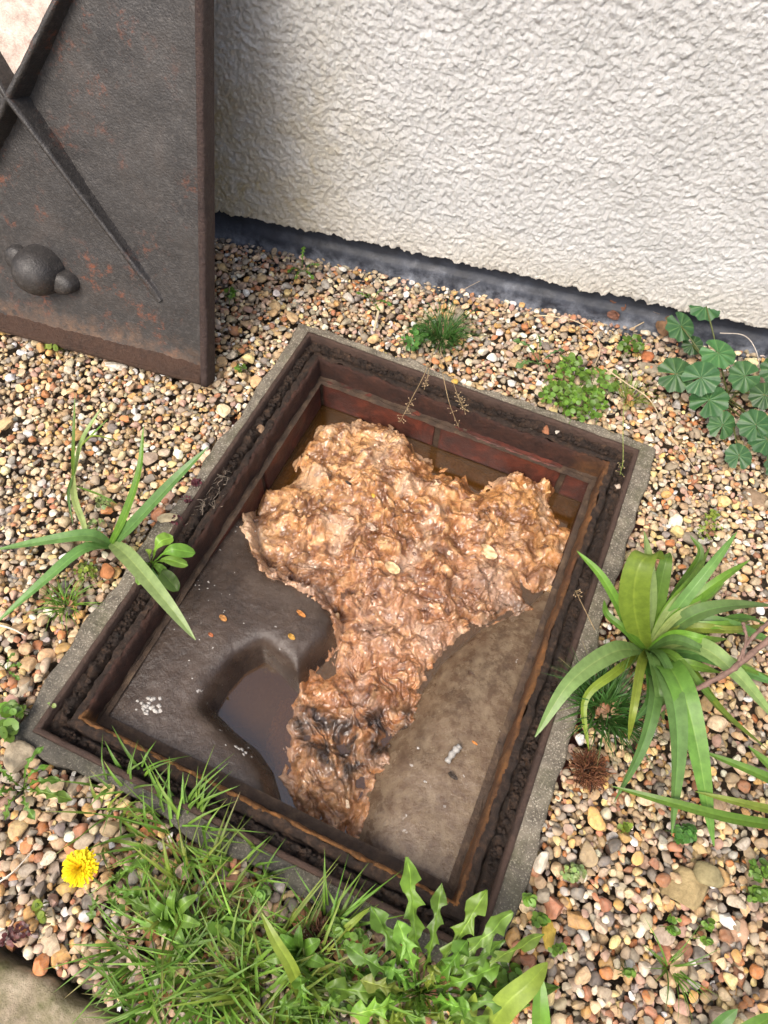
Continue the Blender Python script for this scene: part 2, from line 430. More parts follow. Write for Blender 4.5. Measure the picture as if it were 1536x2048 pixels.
def drop_pebbles(x0, x1, y0, y1, base, allowed, count, r, cand=4, H0=None, med=.0055):
    nx = int((x1 - x0) / RES) + 1; ny = int((y1 - y0) / RES) + 1
    gx = x0 + np.arange(nx) * RES; gy = y0 + np.arange(ny) * RES
    Xg, Yg = np.meshgrid(gx, gy, indexing='ij')
    Hh = base(Xg, Yg) if H0 is None else H0; ok = allowed(Xg, Yg)
    cells = np.argwhere(ok)
    out = []
    for _ in range(count):
        a = min(max(r.lognormal(math.log(med), .32), .0030), .0135); b = a * r.uniform(.62, .95); c = a * r.uniform(.42, .72)
        th = r.uniform(0, math.pi); ct, s_t = math.cos(th), math.sin(th)
        h = int(a / RES) + 1
        k = np.arange(-h, h + 1) * RES
        lx, ly = np.meshgrid(k, k, indexing='ij')
        q = ((lx * ct + ly * s_t) / a) ** 2 + ((-lx * s_t + ly * ct) / b) ** 2
        inn = q < .72
        prof = c * np.sqrt(np.clip(1 - q, 0, 1))
        best = None
        for i, j in cells[r.randint(len(cells), size=cand)]:
            if i < h or j < h or i + h >= nx or j + h >= ny: continue
            sub = Hh[i - h:i + h + 1, j - h:j + h + 1]
            z = (sub + prof)[inn].max()
            if best is None or z < best[0]: best = (z, i, j)
        if best is None: continue
        z, i, j = best
        z -= .18 * c
        sub = Hh[i - h:i + h + 1, j - h:j + h + 1]
        sub[inn] = np.maximum(sub[inn], (z + prof)[inn])
        out.append((gx[i], gy[j], z, a, b, c, th))
    return np.array(out), (gx, gy, Hh)
def lid_shadow_free(x, y): return np.ones_like(x, bool)
def allowed_main(x, y):
    m = .0015
    s_f = (np.abs(x) < HX + .04 + m) & (np.abs(y) < HY + .04 + m)
    ex = np.where(x > 0, collar_out(1, y), collar_out(3, y)); ey = np.where(y > 0, collar_out(2, x), collar_out(0, x))
    inside = (np.abs(x) < HX + ex + m) & (np.abs(y) < HY + ey + m)
    return (~inside) & (wall_side(x, y) > .006) & (slab_side(x, y) < -.008)
def seen(x, y):
    u, v, d = project(np.stack([x, y, x * 0 - .01], -1)); return (u > -70) & (u < 1606) & (v > -70) & (v < 2118) & (d > 0)
peb0, (GX, GY, HH) = drop_pebbles(-.98, .78, -.78, .72, ground_z, lambda x, y: allowed_main(x, y) & ~seen(x, y), 7500, rng, 3, None, .0078)
peb, (GX, GY, HH) = drop_pebbles(-.98, .78, -.78, .72, ground_z, lambda x, y: allowed_main(x, y) & seen(x, y), 45000, rng, 3, HH, .0050)
peb1, (GX, GY, HH) = drop_pebbles(-.98, .78, -.78, .72, ground_z, lambda x, y: allowed_main(x, y) & seen(x, y), 9000, rng, 5, HH, .0036)
peb = np.concatenate([peb0, peb, peb1])
def top_z(x, y):
    i = int(np.clip((x - GX[0]) / RES, 0, len(GX) - 1)); j = int(np.clip((y - GY[0]) / RES, 0, len(GY) - 1))
    return float(HH[i, j])

_t = np.array([top_z(p[0], p[1]) for p in peb]); peb = peb[(peb[:, 2] + peb[:, 5]) > _t - .0032]      # drop what lies buried out of sight
peb[:, 3:6] *= (1 + .20 * sstep(.0, -.40, peb[:, 1]))[:, None]
def pebble_mesh(p, S, r):
    x, y, z, a, b, c, th = p
    V = S * np.array([a, b, c]) * 1.04
    tx, ty = r.normal(0, .22, 2)
    cx, sx = math.cos(tx), math.sin(tx); cy, sy = math.cos(ty), math.sin(ty)
    Rx = np.array([[1, 0, 0], [0, cx, -sx], [0, sx, cx]]); Ry = np.array([[cy, 0, sy], [0, 1, 0], [-sy, 0, cy]])
    ct, st = math.cos(th), math.sin(th); Rz = np.array([[ct, -st, 0], [st, ct, 0], [0, 0, 1]])
    return V @ (Rz @ Ry @ Rx).T
def pebble_col(p, r):
    x, y = p[0], p[1]
    fw = float(sstep(.1, .45, x) * sstep(.25, -.25, y)) ; fl = float(sstep(-.15, -.35, y)); fw = max(fw, fl * .9)
    fb = float(sstep(.30, .12, wall_side(x, y)))
    w = PW_DRY * (1 - fw) + PW_WET * fw; w = w * (1 - .75 * fb) + PW_WALL * .75 * fb
    c = PAL[r.choice(len(PAL), p=w / w.sum())] * r.uniform(.72, 1.25) * (1 - .08 * fw)
    return np.clip(c * (1 + r.normal(0, .03, 3)), .02, .75)
px_, py_, dz_ = project(peb[:, :3])
inview = (px_ > -20) & (px_ < 1556) & (py_ > -20) & (py_ < 2068)
# which of them show: nothing higher over the centre
tops = np.array([top_z(p[0], p[1]) for p in peb]); shows = (peb[:, 2] + peb[:, 5]) > tops - .0015
size = np.where(inview & shows, np.sqrt(peb[:, 3] * peb[:, 4]) / dz_, 0)
order = np.argsort(-size); single = set(order[:300].tolist()); fine = set(order[:15000].tolist())
parts_hi, parts_lo = [], []
for i, p in enumerate(peb):
    c = pebble_col(p, rng)
    if i in single:
        V = pebble_mesh(p, SHAPES[3][rng.randint(40)], rng)
        o = mk('pebble', V, ICO[3][1], M['pebble'], gravel_bed, cols=np.broadcast_to(c, (len(V), 3))); o.location = p[:3]; o.data.set_sharp_from_angle(angle=math.radians(34))
    elif i in fine: parts_hi.append((pebble_mesh(p, SHAPES[1][rng.randint(60)], rng) + p[:3], c))
    else: parts_lo.append((pebble_mesh(p, SHAPES_LO[rng.randint(40)], rng) + p[:3], c))
def pile(lst, F):
    n = len(lst); nv = lst[0][0].shape[0]
    V = np.concatenate([v for v, _ in lst]); C = np.repeat(np.array([c for _, c in lst]), nv, 0)
    FF = (F[None] + (np.arange(n) * nv)[:, None, None]).reshape(-1, 3); return V, FF, C
v1, f1, c1 = pile(parts_hi, ICO[2][1]); v2, f2, c2 = pile(parts_lo, ICO[1][1])
_g = mk('gravel', np.concatenate([v1, v2]), np.concatenate([f1, f2 + len(v1)]), M['pebble'], gravel_bed, cols=np.concatenate([c1, c2]), kind='stuff')
_g.data.set_sharp_from_angle(angle=math.radians(40))
# the same gravel goes on outside the picture: one tile laid again and again
tile, _ = drop_pebbles(0, .62, 0, .62, lambda x, y: x * 0 - .050, lambda x, y: (x > .01) & (x < .61) & (y > .01) & (y < .61), 2300, rng, 3, None, .0078)
tl = [(pebble_mesh(p, SHAPES_LO[rng.randint(40)], rng) + p[:3], pebble_col((-.6, -.1), rng)) for p in tile]
vt, ft, ctl = pile(tl, ICO[1][1]); tile_me = mesh_from('gravel', vt, ft, M['pebble'], ctl)
for ix in range(-4, 5):
    for iy in range(-4, 3):
        x = -.98 + ix * .6; y = -.78 + iy * .6 - .02
        if x + .6 > -.97 and x < .77 and y + .6 > -.76: continue
        if min(wall_side(x + a, y + b) for a in (0, .62) for b in (0, .62)) < .0: continue
        if ix >= -1 and iy <= -1 and slab_side(x + .3, y + .3) > -.3: continue
        o = link('gravel', tile_me, gravel_bed, kind='stuff'); o.location = (x, y, 0)

# ------------------------------------------------------------------ concrete surround
def ring_strip(nseg):
    """points along the rectangle's four sides: list of (side, s, corner-aware)"""
    pass
def surround():
    n = 90; m = 12; Vs, Fs = [], []; off = 0
    for side in range(4):
        L = HX if side in (0, 2) else HY
        s = np.linspace(-1, 1, n)
        for k in range(n):
            pass
        t = np.linspace(0, 1, m)
        S, T = np.meshgrid(s, t, indexing='ij')
        wout = collar_out(side, S * L)
        ext = [collar_out(3, np.array(-HY)), collar_out(1, np.array(-HY)), collar_out(1, np.array(HY)), collar_out(3, np.array(HY))]
        # the strip mitres into its neighbours
        if side == 0: e0, e1 = collar_out(3, np.array([-HY]))[0], collar_out(1, np.array([-HY]))[0]
        if side == 2: e0, e1 = collar_out(3, np.array([HY]))[0], collar_out(1, np.array([HY]))[0]
        if side == 1: e0, e1 = collar_out(0, np.array([HX]))[0], collar_out(2, np.array([HX]))[0]
        if side == 3: e0, e1 = collar_out(0, np.array([-HX]))[0], collar_out(2, np.array([-HX]))[0]
        we = np.where(S < 0, e0, e1)
        # blend own width to a common corner
        A = S * L + np.sign(S) * np.abs(S) ** 6 * we * T        # along
        O = T * wout                                            # outward
        if side == 0: x, y = A, -HY - O
        if side == 2: x, y = A, HY + O
        if side == 1: x, y = HX + O, A
        if side == 3: x, y = -HX - O, A
        z = .001 + .0025 * NZ.fbm(x * 60, y * 60, 4) - .022 * np.clip((T - .86) / .14, 0, 1) ** 2 - .004 * sstep(-.2, -.35, y)
        z = np.where(T > .999, -.05, z)
        Vs.append(np.stack([x, y, z], -1).reshape(-1, 3)); Fs.append(grid_faces(n, m) + off); off += n * m
    return np.concatenate(Vs), np.concatenate(Fs)
V, F = surround()
mk('concrete_surround', V, F, M['concrete'], kind='structure', label='weathered concrete surround bedding the iron manhole frame', cat='concrete')

# ------------------------------------------------------------------ iron frame, swept round the rectangle
def sweep(profile, nseg, rough=0.0, seed=0.0):
    """profile [(inset, z)], swept round the rectangle with mitred corners, roughened"""
    pr = np.array(profile); k = len(pr); ring = []
    cs = [(-1, -1), (1, -1), (1, 1), (-1, 1)]
    pts = []
    for a in range(4):
        p, q = np.array(cs[a], float), np.array(cs[(a + 1) % 4], float)
        for t in np.linspace(0, 1, nseg, endpoint=False): pts.append((p * (1 - t) + q * t))
    pts = np.array(pts); n = len(pts)
    X = pts[:, 0][:, None] * (HX - pr[:, 0])[None]; Y = pts[:, 1][:, None] * (HY - pr[:, 0])[None]
    Z = np.broadcast_to(pr[:, 1], X.shape).copy()
    if rough:
        dz = rough * (NZ.fbm(X * 45 + seed, Y * 45, 4) + .7 * NZ2.fbm(X * 120, Y * 120 + seed, 3)); Z = Z + dz
        sh = rough * NZ2.fbm(X * 30 + seed + Z * 40, Y * 30, 4)
        X = X + sh * np.sign(pts[:, 0])[:, None] * (np.abs(pts[:, 0])[:, None] > .999); Y = Y + sh * np.sign(pts[:, 1])[:, None] * (np.abs(pts[:, 1])[:, None] > .999)
    V = np.stack([X, Y, Z], -1).reshape(-1, 3)
    i = np.arange(n)[:, None] * k + np.arange(k - 1)[None]; j = (np.arange(n) + 1)[:, None] % n * k + np.arange(k - 1)[None]
    return V, np.stack([i, j, j + 1, i + 1], -1).reshape(-1, 4)
fr = thing('manhole_surround', 'rusted rectangular cast-iron manhole frame set flush in concrete, its cover lifted off', 'manhole frame', (0, 0, 0))
V, F = sweep([(0, -.045), (0, -.01), (.0004, .0022), (.0016, .0036), (.0040, .0042), (.0064, .0036), (.0078, .0022), (.0084, -.01), (.009, -.03)], 110, .0006)
mk('outer_rim', V, F, M['rim'], fr)
V, F = sweep([(.0085, -.030), (.028, -.031)], 60, .0)
mk('groove_bed', V, F, M['rib'], fr)
V, F = sweep([(.0235, -.031), (.0245, -.022), (.0258, -.013), (.0275, -.0095), (.030, -.0085), (.033, -.008), (.0355, -.008), (.038, -.0085)], 260, .0030, 5.)
mk('inner_rib', V, F, M['mud'], fr)
V, F = sweep([(.0368, -.0088), (.0385, -.0082), (.0405, -.0088), (.0418, -.0110), (.0428, -.016), (.0432, -.03), (.0435, -.048)], 260, .0022, 9.)
mk('inner_lip', V, F, M['orangerust'], fr)

# mud packed into the groove
def mud_ring():
    Vs, Fs, off = [], [], 0
    cs = [(-1, -1), (1, -1), (1, 1), (-1, 1)]
    n, k = 420, 16
    ins = np.linspace(.0082, .0260, k)
    for a in range(4):
        p, q = np.array(cs[a], float), np.array(cs[(a + 1) % 4], float)
        t = np.linspace(0, 1, n)[:, None]; P = p * (1 - t) + q * t
        X = P[:, 0][:, None] * (HX - ins)[None]; Y = P[:, 1][:, None] * (HY - ins)[None]
        u = (ins - .0082) / .0178
        lump = NZ.fbm(X * 55, Y * 55, 5, .6); big = NZ2.fbm(X * 12, Y * 12, 3)
        base = [-.012, -.012, -.012, -.012][a]
        Z = base + .0065 * lump + .004 * big - .011 * np.exp(-((u - .86) / .12) ** 2) * (1 + .6 * big) + .002 * (1 - u)
        Vs.append(np.stack([X, Y, Z], -1).reshape(-1, 3)); Fs.append(grid_faces(n, k) + off); off += n * k
    return np.concatenate(Vs), np.concatenate(Fs)
V, F = mud_ring()
parts = [(V, F, (0, 0, 0))]
for _ in range(1700):                       # crumbs of earth lying in the groove
    a = rng.randint(4); t = rng.uniform(-.97, .97); ins = rng.uniform(.011, .021)
    x, y = [(t * (HX - ins), -HY + ins), (HX - ins, t * (HY - ins)), (t * (HX - ins), HY - ins), (-HX + ins, t * (HY - ins))][a]
    r = rng.uniform(.0011, .0030) if rng.rand() < .8 else rng.uniform(.003, .0056); S = SHAPES_LO[rng.randint(40)]
    parts.append((S * np.array([r, r * rng.uniform(.6, 1), r * rng.uniform(.5, .8)]) + np.array([x, y, -.0105 + rng.uniform(-.002, .002)]), ICO[1][1], (0, 0, 0)))
V, Fs, C = merge(parts)
mk('packed_mud', V, Fs, M['mud'], kind='stuff', label='crumbly dark mud packed in the groove of the manhole frame', cat='mud')

# ------------------------------------------------------------------ chamber: bricks, mortar, benching
ch = thing('inspection_chamber', 'shallow brick drain chamber with smooth cement benching under the manhole frame', 'drain chamber', (0, 0, -.25))
def add_child(name, V, F, mat, parent, **kw):
    V = np.asarray(V, float) - np.array(parent.location); return mk(name, V, F, mat, parent, **kw)
IX, IY = .247, .322                        # brick faces
brick_me = {}
def brick(cx, cy, cz, L, horiz):
    key = (round(L, 3), horiz)
    if key not in brick_me:
        n = 14; V, F = box(-L / 2, L / 2, -.05, .05, -.0325, .0325)
        import bmesh
        bm = bmesh.new(); bmesh.ops.create_cube(bm, size=1.0)
        for v in bm.verts: v.co = Vector((v.co.x * L, v.co.y * .1, v.co.z * .065)) if horiz else Vector((v.co.x * .1, v.co.y * L, v.co.z * .065))
        bmesh.ops.bevel(bm, geom=bm.edges[:], offset=.004, segments=2, affect='EDGES', profile=.6)
        me = bpy.data.meshes.new('brick'); bm.to_mesh(me); bm.free(); me.materials.append(M['brick']); brick_me[key] = me
    o = link('brick', brick_me[key], ch); o.location = Vector((cx, cy, cz)) - ch.location
    o.rotation_euler = (0, 0, rng.normal(0, .004)); return o
for course, zc in enumerate((-.0825, -.1575, -.2325)):
    sh = (.0, .11, .0)[course]
    for k in range(-2, 3):
        c0 = -.137 + k * .225 + sh
        a, b = max(c0 - .1075, -.30), min(c0 + .1075, .30)
        if b - a > .04:
            brick((a + b) / 2, IY + .05, zc + rng.normal(0, .0015), b - a, True); brick((a + b) / 2, -IY - .056, zc, b - a, True)
    for k in range(-2, 3):
        c0 = k * .225 + sh
        a, b = max(c0 - .1075, -.319), min(c0 + .1075, .319)
        if b - a > .04:
            brick(-IX - .05, (a + b) / 2, zc, b - a, False); brick(IX + .05, (a + b) / 2, zc, b - a, False)
def wall_grid(a, b, z0, z1, n, m, f):
    S, Z = np.meshgrid(np.linspace(a, b, n), np.linspace(z0, z1, m), indexing='ij')
    return f(S, Z).reshape(-1, 3), grid_faces(n, m)
mparts = []
d0 = .004
for side in range(4):
    def f(S, Z, side=side):
        d = d0 + .0015 * NZ.fbm(S * 40 + side * 9, Z * 40, 3)
        return np.stack([[S, IY + d, Z], [IX + d, S, Z], [S, -IY - d - .006, Z], [-IX - d, S, Z]][side], -1)
    L = IX + .0 if side in (0, 2) else IY
    V, F = wall_grid(-L - .004, L + .004, -.25, -.046, 120, 40, f); mparts.append((V, F, (0, 0, 0)))
# bedding mortar on top of the bricks, under the iron
for (x0, x1, y0, y1) in ((-.30, .30, IY - .005, .375), (-.30, .30, -.375, -IY + .004), (-.30, -IX + .0035, -IY + .004, IY - .005), (IX - .004, .30, -IY + .004, IY - .005)):
    n, m = 120, 12
    if x1 - x0 < .1: n, m = 12, 140
    X, Y = np.meshgrid(np.linspace(x0, x1, n), np.linspace(y0, y1, m), indexing='ij')
    Z = -.0475 + .002 * NZ.fbm(X * 50, Y * 50, 4)
    mparts.append((np.stack([X, Y, Z], -1).reshape(-1, 3), grid_faces(n, m), (0, 0, 0)))
V, Fs, C = merge(mparts); add_child('mortar', V, Fs, M['mortar'], ch)

def poly_sd(P, X, Y):
    """signed distance, positive outside"""
    P = np.asarray(P); D = np.full(X.shape, 1e9); ins = np.zeros(X.shape, bool)
    for i in range(len(P)):
        a, b = P[i], P[(i + 1) % len(P)]; e = b - a
        t = np.clip(((X - a[0]) * e[0] + (Y - a[1]) * e[1]) / (e @ e), 0, 1)
        D = np.minimum(D, np.hypot(X - a[0] - t * e[0], Y - a[1] - t * e[1]))
        c = ((a[1] > Y) != (b[1] > Y)) & (X < (b[0] - a[0]) * (Y - a[1]) / (b[1] - a[1] + 1e-12) + a[0]); ins ^= c
    return np.where(ins, -D, D)
wet_px = [(520, 975), (508, 1040), (520, 1110), (555, 1165), (640, 1195), (686, 1255), (672, 1300), (628, 1345), (603, 1394), (566, 1352), (532, 1322), (490, 1346), (455, 1386), (432, 1428), (470, 1466), (515, 1502), (545, 1545), (562, 1600),
          (540, 1720), (690, 1730), (712, 1620), (765, 1500), (830, 1405), (885, 1325), (965, 1255), (1050, 1218), (1085, 1185), (1125, 1140), (1150, 1075), (1180, 1000)]
WET = np.array([at(*p, ZW)[:2] for p in wet_px]); 
WET = np.vstack([WET, [[.30, .23], [.30, .40], [-.30, .40], [-.30, .190], [-.255, .188]]])
nx, ny = 200, 262
XB, YB = np.meshgrid(np.linspace(-IX - .003, IX + .003, nx), np.linspace(-IY - .008, IY + .003, ny), indexing='ij')
def bench_base(X, Y):
    d = poly_sd(WET, X, Y)
    lf = sstep(.06, .0, X)
    A = lf * (.026 + .034 * sstep(.18, -.14, Y)) + (1 - lf) * (.022 + .036 * sstep(.22, -.2, Y))
    up = A * (1 - np.exp(-np.maximum(d, 0) / (.0075 * lf + .034 * (1 - lf)))) + .02 * np.maximum(d, 0) * (1 - .7 * lf)
    up = up * (lf * (sstep(.20, .13, Y) * .9 + .1) + 1 - lf)
    dn = -.075 * (1 - np.exp(np.minimum(d, 0) / .022))
    # round-nosed edge
    z = ZW + np.where(d > 0, up, dn)
    return z
def bench_z(X, Y):
    u = np.clip((X - _bx[0]) / (_bx[1] - _bx[0]), 0, len(_bx) - 1.001); v = np.clip((Y - _by[0]) / (_by[1] - _by[0]), 0, len(_by) - 1.001); i = u.astype(int); j = v.astype(int); a = u - i; b = v - j
    z = _Zs[i, j] * (1 - a) * (1 - b) + _Zs[i + 1, j] * a * (1 - b) + _Zs[i, j + 1] * (1 - a) * b + _Zs[i + 1, j + 1] * a * b
    return z + .0009 * NZ.fbm(X * 16, Y * 16, 4) + .0004 * NZ2.fbm(X * 90, Y * 90, 3)
_raw = bench_z
_bx = np.linspace(-IX - .01, IX + .01, 210); _by = np.linspace(-IY - .015, IY + .01, 275); _X, _Y = np.meshgrid(_bx, _by, indexing='ij'); _Zs = bench_base(_X, _Y)
for _ in range(4):
    q = np.pad(_Zs, 1, mode='edge'); _Zs = (q[:-2, 1:-1] + q[2:, 1:-1] + q[1:-1, :-2] + q[1:-1, 2:] + 4 * q[1:-1, 1:-1]) / 8
ZB = bench_z(XB, YB)
add_child('benching', np.stack([XB, YB, ZB], -1).reshape(-1, 3), grid_faces(nx, ny), M['bench'], ch)
V, F = box(-.30, .30, -.38, .38, -.34, -.30); add_child('chamber_floor', V, F, M['mortar'], ch, smooth=False)

# ------------------------------------------------------------------ standing foul water
X, Y = np.meshgrid(np.linspace(-IX, IX, 40), np.linspace(-IY - .004, IY, 50), indexing='ij')
mk('water', np.stack([X, Y, X * 0 + ZW], -1).reshape(-1, 3), grid_faces(40, 50), M['water'], kind='structure', label='still brown foul water standing in the drain channel', cat='water')

# ------------------------------------------------------------------ sludge heap
slu_px = [(640, 842), (690, 832), (745, 830), (792, 850), (810, 872), (850, 888), (905, 905), (960, 932), (1010, 948), (1050, 935), (1105, 952), (1160, 985), (1188, 1012), (1170, 1080), (1135, 1150), (1070, 1192), (1062, 1214), (1000, 1238), (935, 1262),
          (885, 1302), (852, 1340), (832, 1385), (822, 1425), (775, 1465), (765, 1500), (740, 1560), (724, 1610), (692, 1680), (615, 1665), (583, 1600), (566, 1560), (574, 1500), (582, 1450), (590, 1410), (612, 1380), (630, 1340), (668, 1300), (672, 1268), (650, 1225),
          (600, 1195), (552, 1178), (528, 1150), (506, 1110), (492, 1060), (486, 1015), (508, 965), (556, 925), (600, 900), (622, 868)]
SLU = np.array([at(*p, -.098)[:2] for p in slu_px])
nsx, nsy = 380, 500
XS, YS = np.meshgrid(np.linspace(-.246, .246, nsx), np.linspace(-.321, .321, nsy), indexing='ij')
wx = .010 * NZ.fbm(XS * 18, YS * 18, 3); wy = .010 * NZ2.fbm(XS * 18 + 4, YS * 18, 3)
SPX, SPY, _ = project(np.stack([XS, YS, XS * 0 - .09], -1))
e = .007 + .006 * sstep(1300, 1400, SPY) - poly_sd(SLU, XS + wx * .6, YS + wy * .6) + .0050 * NZ.fbm(XS * 55 + 8, YS * 55, 3) + .0022 * NZ2.fbm(XS * 150, YS * 150 + 3, 3)
SPX, SPY, _ = project(np.stack([XS, YS, XS * 0 - .09], -1))
def blob(cx, cy, r, k=2): return np.exp(-(((SPX - cx) ** 2 + (SPY - cy) ** 2) / r ** 2) ** (k / 2))
heap = .022 + .030 * blob(800, 1030, 230) + .012 * blob(1050, 1010, 90) + .008 * blob(560, 1050, 90) + .012 * blob(740, 1400, 80) + .006 * blob(690, 880, 80) + .006 * blob(640, 1560, 80)
heap = heap - .018 * blob(905, 905, 65) - .022 * blob(560, 930, 45) - .018 * blob(1140, 1010, 50) - .012 * blob(640, 1330, 35)
nb = NZ.fbm((XS + wx) * 22, (YS + wy) * 22, 2); nm = NZ2.fbm((XS + wx) * 50, (YS + wy) * 50, 3); nf = NZ.ridge((XS + 2 * wx) * 120, (YS + 2 * wy) * 120, 4, .6)
def worley(X, Y, sc, seed):
    r_ = np.random.RandomState(seed); jx = r_.rand(64, 64); jy = r_.rand(64, 64); hh = r_.rand(64, 64); x = X * sc; y = Y * sc; xi = np.floor(x).astype(int); yi = np.floor(y).astype(int); best = np.full(X.shape, 9.); hv = np.zeros(X.shape)
    for a in (-1, 0, 1):
        for b in (-1, 0, 1):
            A, B = (xi + a) & 63, (yi + b) & 63; d = np.hypot(xi + a + jx[A, B] - x, yi + b + jy[A, B] - y); m_ = d < best; best = np.where(m_, d, best); hv = np.where(m_, hh[A, B], hv)
    return best, hv
w1, h1 = worley(XS + 1.6 * wx, YS + 1.6 * wy, 26, 5); w2, h2 = worley(XS + 1.2 * wx + .004 * nm, YS + 1.2 * wy, 62, 6); w3, h3 = worley(XS + .0025 * nf, YS + .0025 * nm, 150, 8)
back = sstep(1330, 1230, SPY)                                       # the back heap is pulpy, the tongue in the channel smoother
calm = np.clip(sstep(-.05, .35, NZ.fbm(XS * 11 + 5, YS * 11 + 2, 3)) + .8 * blob(720, 890, 90) + .8 * blob(780, 1270, 60) + .7 * blob(1040, 1120, 70) + .8 * blob(510, 1040, 50), 0, 1)               # soft slimy patches between the clots
rel = .024 * h1 ** 1.5 * np.clip(1 - w1 * w1 * 1.5, 0, 1) ** 1.5 + .0135 * h2 ** 1.4 * np.clip(1 - w2 * w2 * 1.6, 0, 1) ** 1.5 * (1 - .8 * calm) + (.0042 * h3 * np.clip(1 - w3 * w3 * 1.4, 0, 1) * (1 - .6 * calm) + .0018 * (nf - 1.2) * (1 - .6 * calm)) * (.3 + .7 * sstep(1500, 1430, SPY))
heap = heap - .012 * blob(690, 1490, 30) - .010 * blob(780, 1458, 28) - .008 * blob(625, 1455, 26)
zs = ZW - .014 + (heap + .010 * nb + .004 * nm) * (1 - np.exp(-np.maximum(e, 0) / .015))
zs = zs + (rel - .008) * (.40 + .60 * back) * sstep(0, .015, e)
folds = NZ.p((XS * .6 - YS * .8 + wx * 2) * 30, (XS * .8 + YS * .6 + wy * 2) * 95)
zs = zs + .0050 * (1 - np.abs(folds) * 2) * (1 - back) * sstep(0, .012, e)
zs = np.where(e > 0, zs, ZW - .014 + e * 1.2)
zs = zs + np.where(e > -.012, np.maximum(bench_z(XS, YS) - (ZW - .006), 0) * 1.02 * sstep(-.003, .004, e), 0)
# colour: peach pulp, rust-brown clots, pale fibrous film, dark creases; tan and smoother in the channel
g1 = NZ.fbm(XS * 14 + 3, YS * 14, 4); g2 = NZ2.fbm((XS + wx) * 45, (YS + wy) * 45 + 7, 4); g3 = NZ.fbm((XS + 2 * wx) * 90, (YS + 2 * wy) * 90, 4)
def lerp(a, b, t): return a + (np.asarray(b) - a) * t[..., None]
Cs = np.broadcast_to(np.array([.52, .215, .058]), XS.shape + (3,)).copy()
def zone(c, k, *bl):
    global Cs
    w_ = np.clip(np.maximum.reduce([blob(*q) for q in bl]) * k * (.75 + .55 * g2 + .35 * g3), 0, 1); Cs = lerp(Cs, c, w_)
streak = NZ2.fbm((XS * .5 + YS * .85 + 2 * wx) * 160, (XS * .85 - YS * .5 + wy) * 34, 4)
zone((.66, .43, .24), 1.0, (720, 900, 110), (650, 860, 60), (610, 980, 80)); zone((.54, .25, .075), .9, (830, 1000, 120)); zone((.64, .36, .13), 1.0, (1060, 1010, 90), (1090, 1090, 60))
zone((.52, .30, .19), 1.0, (760, 1190, 110), (950, 1190, 120), (620, 1120, 70)); zone((.60, .41, .31), .9, (780, 1270, 70), (700, 1320, 40), (1010, 1140, 70)); zone((.58, .47, .41), 1.0, (508, 1025, 38), (520, 1080, 40), (790, 870, 35), (545, 1150, 30))
zone((.36, .135, .045), 1.1, (745, 1390, 80, 4), (860, 1090, 90), (700, 1080, 60)); zone((.40, .25, .14), 1.2, (650, 1570, 90, 4))
Cs = lerp(Cs, (.72, .52, .34), sstep(.15, .75, streak) * .55 * np.clip(blob(720, 890, 130) + blob(560, 1050, 100) + .6 * blob(900, 1180, 140) + .6 * blob(650, 1570, 90), 0, 1))
Cs = lerp(Cs, (.20, .065, .018), sstep(.0, .45, g2) * .75 * (.35 + .65 * back)); Cs = lerp(Cs, (.09, .032, .012), sstep(.30, .75, g3) * .60)
Cs = lerp(Cs, (.68, .42, .21), sstep(-.15, -.6, g3) * .55)
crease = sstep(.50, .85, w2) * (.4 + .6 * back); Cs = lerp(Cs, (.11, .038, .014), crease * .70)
Cs = lerp(Cs, (.78, .53, .30), sstep(.55, .9, h2) * sstep(.6, .2, w2) * .55); Cs = lerp(Cs, (.20, .062, .018), sstep(.6, .9, h3) * .55 * (1 - calm)); Cs = lerp(Cs, (.15, .06, .025), sstep(.25, .05, h1) * .4 * back)
Cs = lerp(Cs, (.70, .56, .47), sstep(.026, .008, e) * .85 * np.clip(.6 + g2, 0, 1) * (1 - .5 * sstep(1250, 1300, SPY)))
Cs = lerp(Cs, (.52, .42, .38), sstep(.15, .6, NZ.fbm(XS * 16 + 2, YS * 16 + 6, 4)) * .6)
Cs = lerp(Cs, (.16, .055, .018), sstep(.25, .6, NZ2.fbm(XS * 24 + 5, YS * 24 + 1, 4)) * .75 * back)
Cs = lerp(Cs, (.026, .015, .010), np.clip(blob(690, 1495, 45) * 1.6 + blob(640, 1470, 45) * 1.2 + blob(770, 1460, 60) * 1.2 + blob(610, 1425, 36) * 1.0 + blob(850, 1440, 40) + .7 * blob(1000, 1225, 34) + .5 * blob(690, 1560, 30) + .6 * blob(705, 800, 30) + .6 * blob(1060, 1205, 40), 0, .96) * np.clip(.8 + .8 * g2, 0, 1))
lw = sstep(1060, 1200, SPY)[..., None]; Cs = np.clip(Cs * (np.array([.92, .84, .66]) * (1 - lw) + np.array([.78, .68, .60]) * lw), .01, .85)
Cs = lerp(Cs, Cs.mean(-1, keepdims=True) * np.array([1.55, .95, .5]), np.full(XS.shape, .25))
pool = np.clip(np.maximum.reduce([blob(900, 915, 50, 3), blob(965, 950, 40, 3), blob(850, 893, 28, 3), .9 * blob(560, 930, 34), .9 * blob(1150, 1010, 40), .8 * blob(655, 1335, 22)]) * 1.25, 0, 1)
zs = zs * (1 - pool) + pool * np.minimum(zs, ZW - .0015 + .30 * (zs - ZW - .016))
keep = e > -.022
idx = -np.ones(XS.shape, int); idx[keep] = np.arange(keep.sum())
F = grid_faces(nsx, nsy); ki = idx.ravel()[F]; F = ki[(ki >= 0).all(1)]
sp = [(np.stack([XS, YS, zs], -1)[keep], F, Cs[keep])]
fu, fv = np.meshgrid(np.linspace(-1, 1, 5), np.linspace(-1, 1, 4), indexing='ij')
